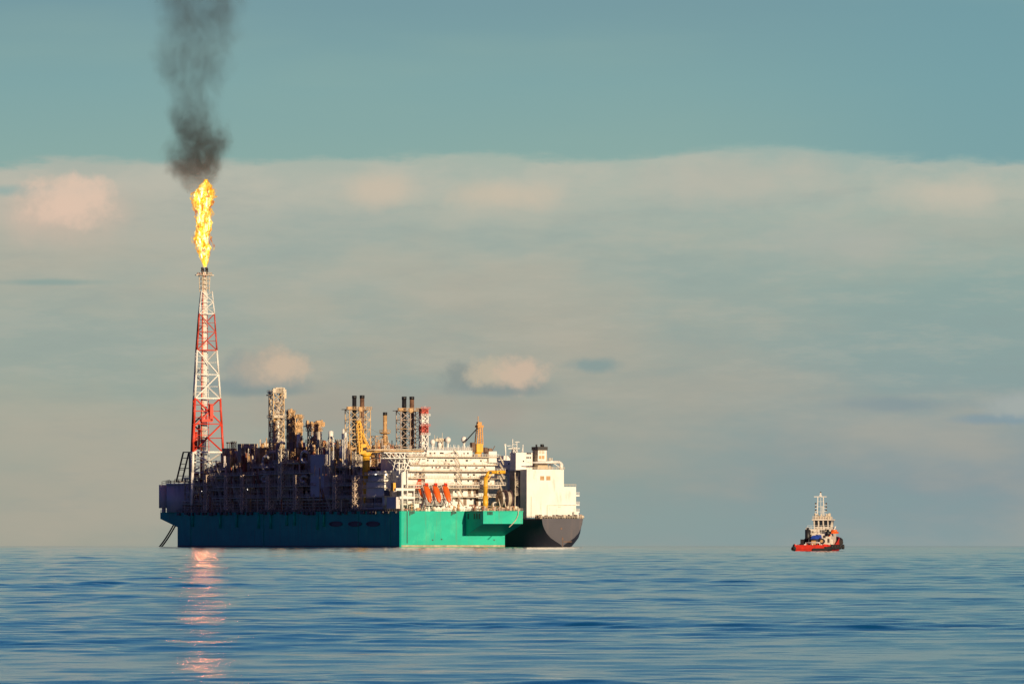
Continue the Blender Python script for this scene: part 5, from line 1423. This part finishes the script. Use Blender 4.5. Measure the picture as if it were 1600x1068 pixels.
# ---------------------------------------------------------------- flare: flame and smoke
def frame_w(px, py, v=FT_V): return world_of(PV(px, py, v))
f0 = frame_w(320.3, 417.5)
sc_ = f0.y/FPX                                    # metres per photo pixel at the flare
prof = [(417, 320.3, 3), (411, 319.5, 5), (400, 318, 9), (385, 318, 12), (370, 316.5, 13.5), (355, 316.5, 14), (345, 317, 13.5), (330, 318, 13.5), (315, 319, 15.5), (305, 319.5, 16.5), (297, 321, 15), (290, 322.5, 10), (284, 322.5, 4), (279, 322.5, 1.5)]
def prof_at(py):
    for (ya, xa, ra), (yb, xb, rb) in zip(prof[:-1], prof[1:]):
        if ya >= py >= yb: t_ = (ya-py)/(ya-yb); return xa+(xb-xa)*t_, ra+(rb-ra)*t_
    return prof[-1][1], 1.0
from mathutils import noise as mn
def flame_shell(name, fac, seed, amp, fm, parent):
    nz_, na_ = 110, 40; vs = []; fs = []
    for j in range(nz_+1):
        py = 417-(417-280)*j/nz_; cx, r = prof_at(py); z = (417.5-py)*sc_
        for i in range(na_):
            a = 2*math.pi*i/na_; d = Vector((math.cos(a)*1.2, math.sin(a)*1.2, z*.16+seed))
            n_ = mn.fractal(d*1.5, .8, 2.2, 5)
            n2 = mn.fractal(d*4+Vector((seed, 0, 0)), .7, 2.1, 4)
            lob = mn.fractal(Vector((seed*.3, 0, z*.11)), .8, 2, 2); sway = mn.fractal(Vector((5.2, 0, z*.10)), .8, 2, 3)*r*sc_*.35
            rr_ = max(.05, r*sc_*fac*(1+amp*n_+.35*amp*n2+.28*lob))
            vs.append(((cx-320.3)*sc_+sway+rr_*math.cos(a), rr_*math.sin(a), z+n2*.25*min(1, r/6)))
    for j in range(nz_):
        for i in range(na_): fs.append((j*na_+i, j*na_+(i+1) % na_, (j+1)*na_+(i+1) % na_, (j+1)*na_+i))
    fs.append([nz_*na_+i for i in range(na_)])
    m = MB(); m.add(vs, fs, 0, True); return m.build(name, fm, parent)
def flame_mat(name, thr, gain, cols):
    m = bpy.data.materials.new(name); m.use_nodes = True; tt = m.node_tree
    for n in list(tt.nodes): tt.nodes.remove(n)
    o = tt.nodes.new('ShaderNodeOutputMaterial'); g = tt.nodes.new('ShaderNodeTexCoord'); ob = N(tt, g.outputs['Object'])
    st = vmath(tt, 'MULTIPLY', ob, (1, 1, .45)); n1 = noise(tt, st, .45, 4, .6, .5); n2 = noise(tt, st, .36, 3, .5, .6)
    c_ = ramp(tt, n1, cols, 'LINEAR')
    em = tt.nodes.new('ShaderNodeEmission'); tt.links.new(c_.k, em.inputs[0])
    em.inputs[1].default_value = gain
    tr = tt.nodes.new('ShaderNodeBsdfTransparent'); mx = tt.nodes.new('ShaderNodeMixShader')
    tt.links.new(n2.sm(thr-.12, thr+.14).k, mx.inputs[0]); tt.links.new(tr.outputs[0], mx.inputs[1]); tt.links.new(em.outputs[0], mx.inputs[2]); tt.links.new(mx.outputs[0], o.inputs[0])
    return m
flame = thing('flame', 'tall yellow gas flame burning on top of the flare tower', 'flame', f0)
flame_shell('flame_core', .62, 3.1, .30, flame_mat('flame_hot', .34, 1.9, [(.36, (.95, .30, .01, 1)), (.44, (1.1, .60, .02, 1)), (.50, (1.3, .90, .10, 1)), (.58, (1.5, 1.3, .8, 1))]), flame)
flame_shell('flame_envelope', .84, 8.7, .38, flame_mat('flame_outer', .46, 1.3, [(.36, (.8, .20, .02, 1)), (.45, (1.0, .46, .02, 1)), (.52, (1.2, .80, .07, 1)), (.62, (1.4, 1.15, .5, 1))]), flame)
flame_shell('flame_fringe', .98, 14.2, .5, flame_mat('flame_edge', .55, 1.0, [(.40, (.55, .16, .07, 1)), (.5, (.95, .35, .04, 1)), (.6, (1.1, .65, .08, 1))]), flame)
# the light the flame gives
FLAME_W = 0.95e5
for i, (py, r_) in enumerate(((392, 3.2), (362, 4.2), (332, 4.6), (305, 5.0))):
    ld = bpy.data.lights.new('flame_light', 'POINT'); ld.energy = FLAME_W; ld.color = (1.0, .25, .15); ld.shadow_soft_size = r_
    lo = bpy.data.objects.new('flame_light', ld); col.objects.link(lo); cx, _r = prof_at(py); lo.location = frame_w(cx, py)

SMOKE_D = .095
sm_prof = [(306, 305, 10), (292, 304, 24), (275, 306, 33), (255, 308, 40), (235, 310, 43), (212, 311, 42), (192, 306, 38), (170, 298, 36), (145, 294, 36), (120, 300, 44), (90, 306, 52), (60, 307, 56), (30, 308, 60), (0, 309, 64), (-60, 312, 74), (-130, 316, 86)]
vs = []; fs = []; nn = 28
for (py, cx, r) in sm_prof:
    for i in range(nn): a = 2*math.pi*i/nn; vs.append(((cx-320.3)*sc_+r*sc_*1.7*math.cos(a), r*sc_*1.4*math.sin(a), (417.5-py)*sc_))
for j in range(len(sm_prof)-1):
    for i in range(nn): fs.append((j*nn+i, j*nn+(i+1) % nn, (j+1)*nn+(i+1) % nn, (j+1)*nn+i))
fs.append(list(range(nn))[::-1]); fs.append([(len(sm_prof)-1)*nn+i for i in range(nn)])
m = MB(); m.add(vs, fs)
sm_m = bpy.data.materials.new('soot_smoke'); sm_m.use_nodes = True; tt = sm_m.node_tree
for n in list(tt.nodes): tt.nodes.remove(n)
o = tt.nodes.new('ShaderNodeOutputMaterial'); g = tt.nodes.new('ShaderNodeTexCoord'); ob = N(tt, g.outputs['Object'])
sx, sy, sz = sep(tt, ob)
zmax = (417.5+130)*sc_
def curve(vals):
    n = tt.nodes.new('ShaderNodeFloatCurve'); cu_ = n.mapping.curves[0]
    pts = [((417.5-py)*sc_/zmax, v) for py, v in vals]; pts.sort()
    while len(cu_.points) < len(pts): cu_.points.new(.5, .5)
    for p_, (a, b) in zip(cu_.points, pts): p_.location = (a, b)
    n.mapping.update(); tt.links.new((sz/zmax).k, n.inputs['Value']); return N(tt, n.outputs[0])
xc = curve([(py, .5+(cx-320.3)/200) for py, cx, r in sm_prof])
rc = curve([(py, r/100) for py, cx, r in sm_prof])
dc = curve([(306, .25), (292, .5), (275, .8), (255, 1.0), (235, .95), (212, .85), (192, .6), (170, .42), (145, .32), (120, .27), (90, .24), (60, .23), (30, .24), (0, .25), (-130, .2)])
wob = noise(tt, ob, .035, 3, .5)
ddx = (sx-(xc-.5)*(200*sc_))/(rc*(128*sc_)); ddy = sy/(rc*(105*sc_))
nl = noise(tt, vmath(tt, 'MULTIPLY', ob, (1, 1, .8)), .055, 7, .62, .5)
nh = noise(tt, vmath(tt, 'MULTIPLY', ob, (1, 1, .7)), .11, 6, .68, .8)
d = (ddx*ddx+ddy*ddy).m('SQRT')+(nl-.5)*2.1
body = d.sm(1.05, .55)*nh.sm(.35, .65, .22, 1.35)
dens = body*dc*SMOKE_D
pv = tt.nodes.new('ShaderNodeVolumePrincipled'); pv.inputs['Color'].default_value = (.30, .30, .26, 1); pv.inputs['Anisotropy'].default_value = .2
tt.links.new(dens.k, pv.inputs['Density']); tt.links.new(pv.outputs[0], o.inputs['Volume'])
so = m.build('smoke_plume', sm_m); so.location = f0
so['kind'] = 'stuff'; so['label'] = 'grey black smoke plume drifting up from the flare flame'; so['category'] = 'smoke'
scene.cycles.volume_step_rate = 1.0
scene.cycles.volume_max_steps = 256

flush_items()
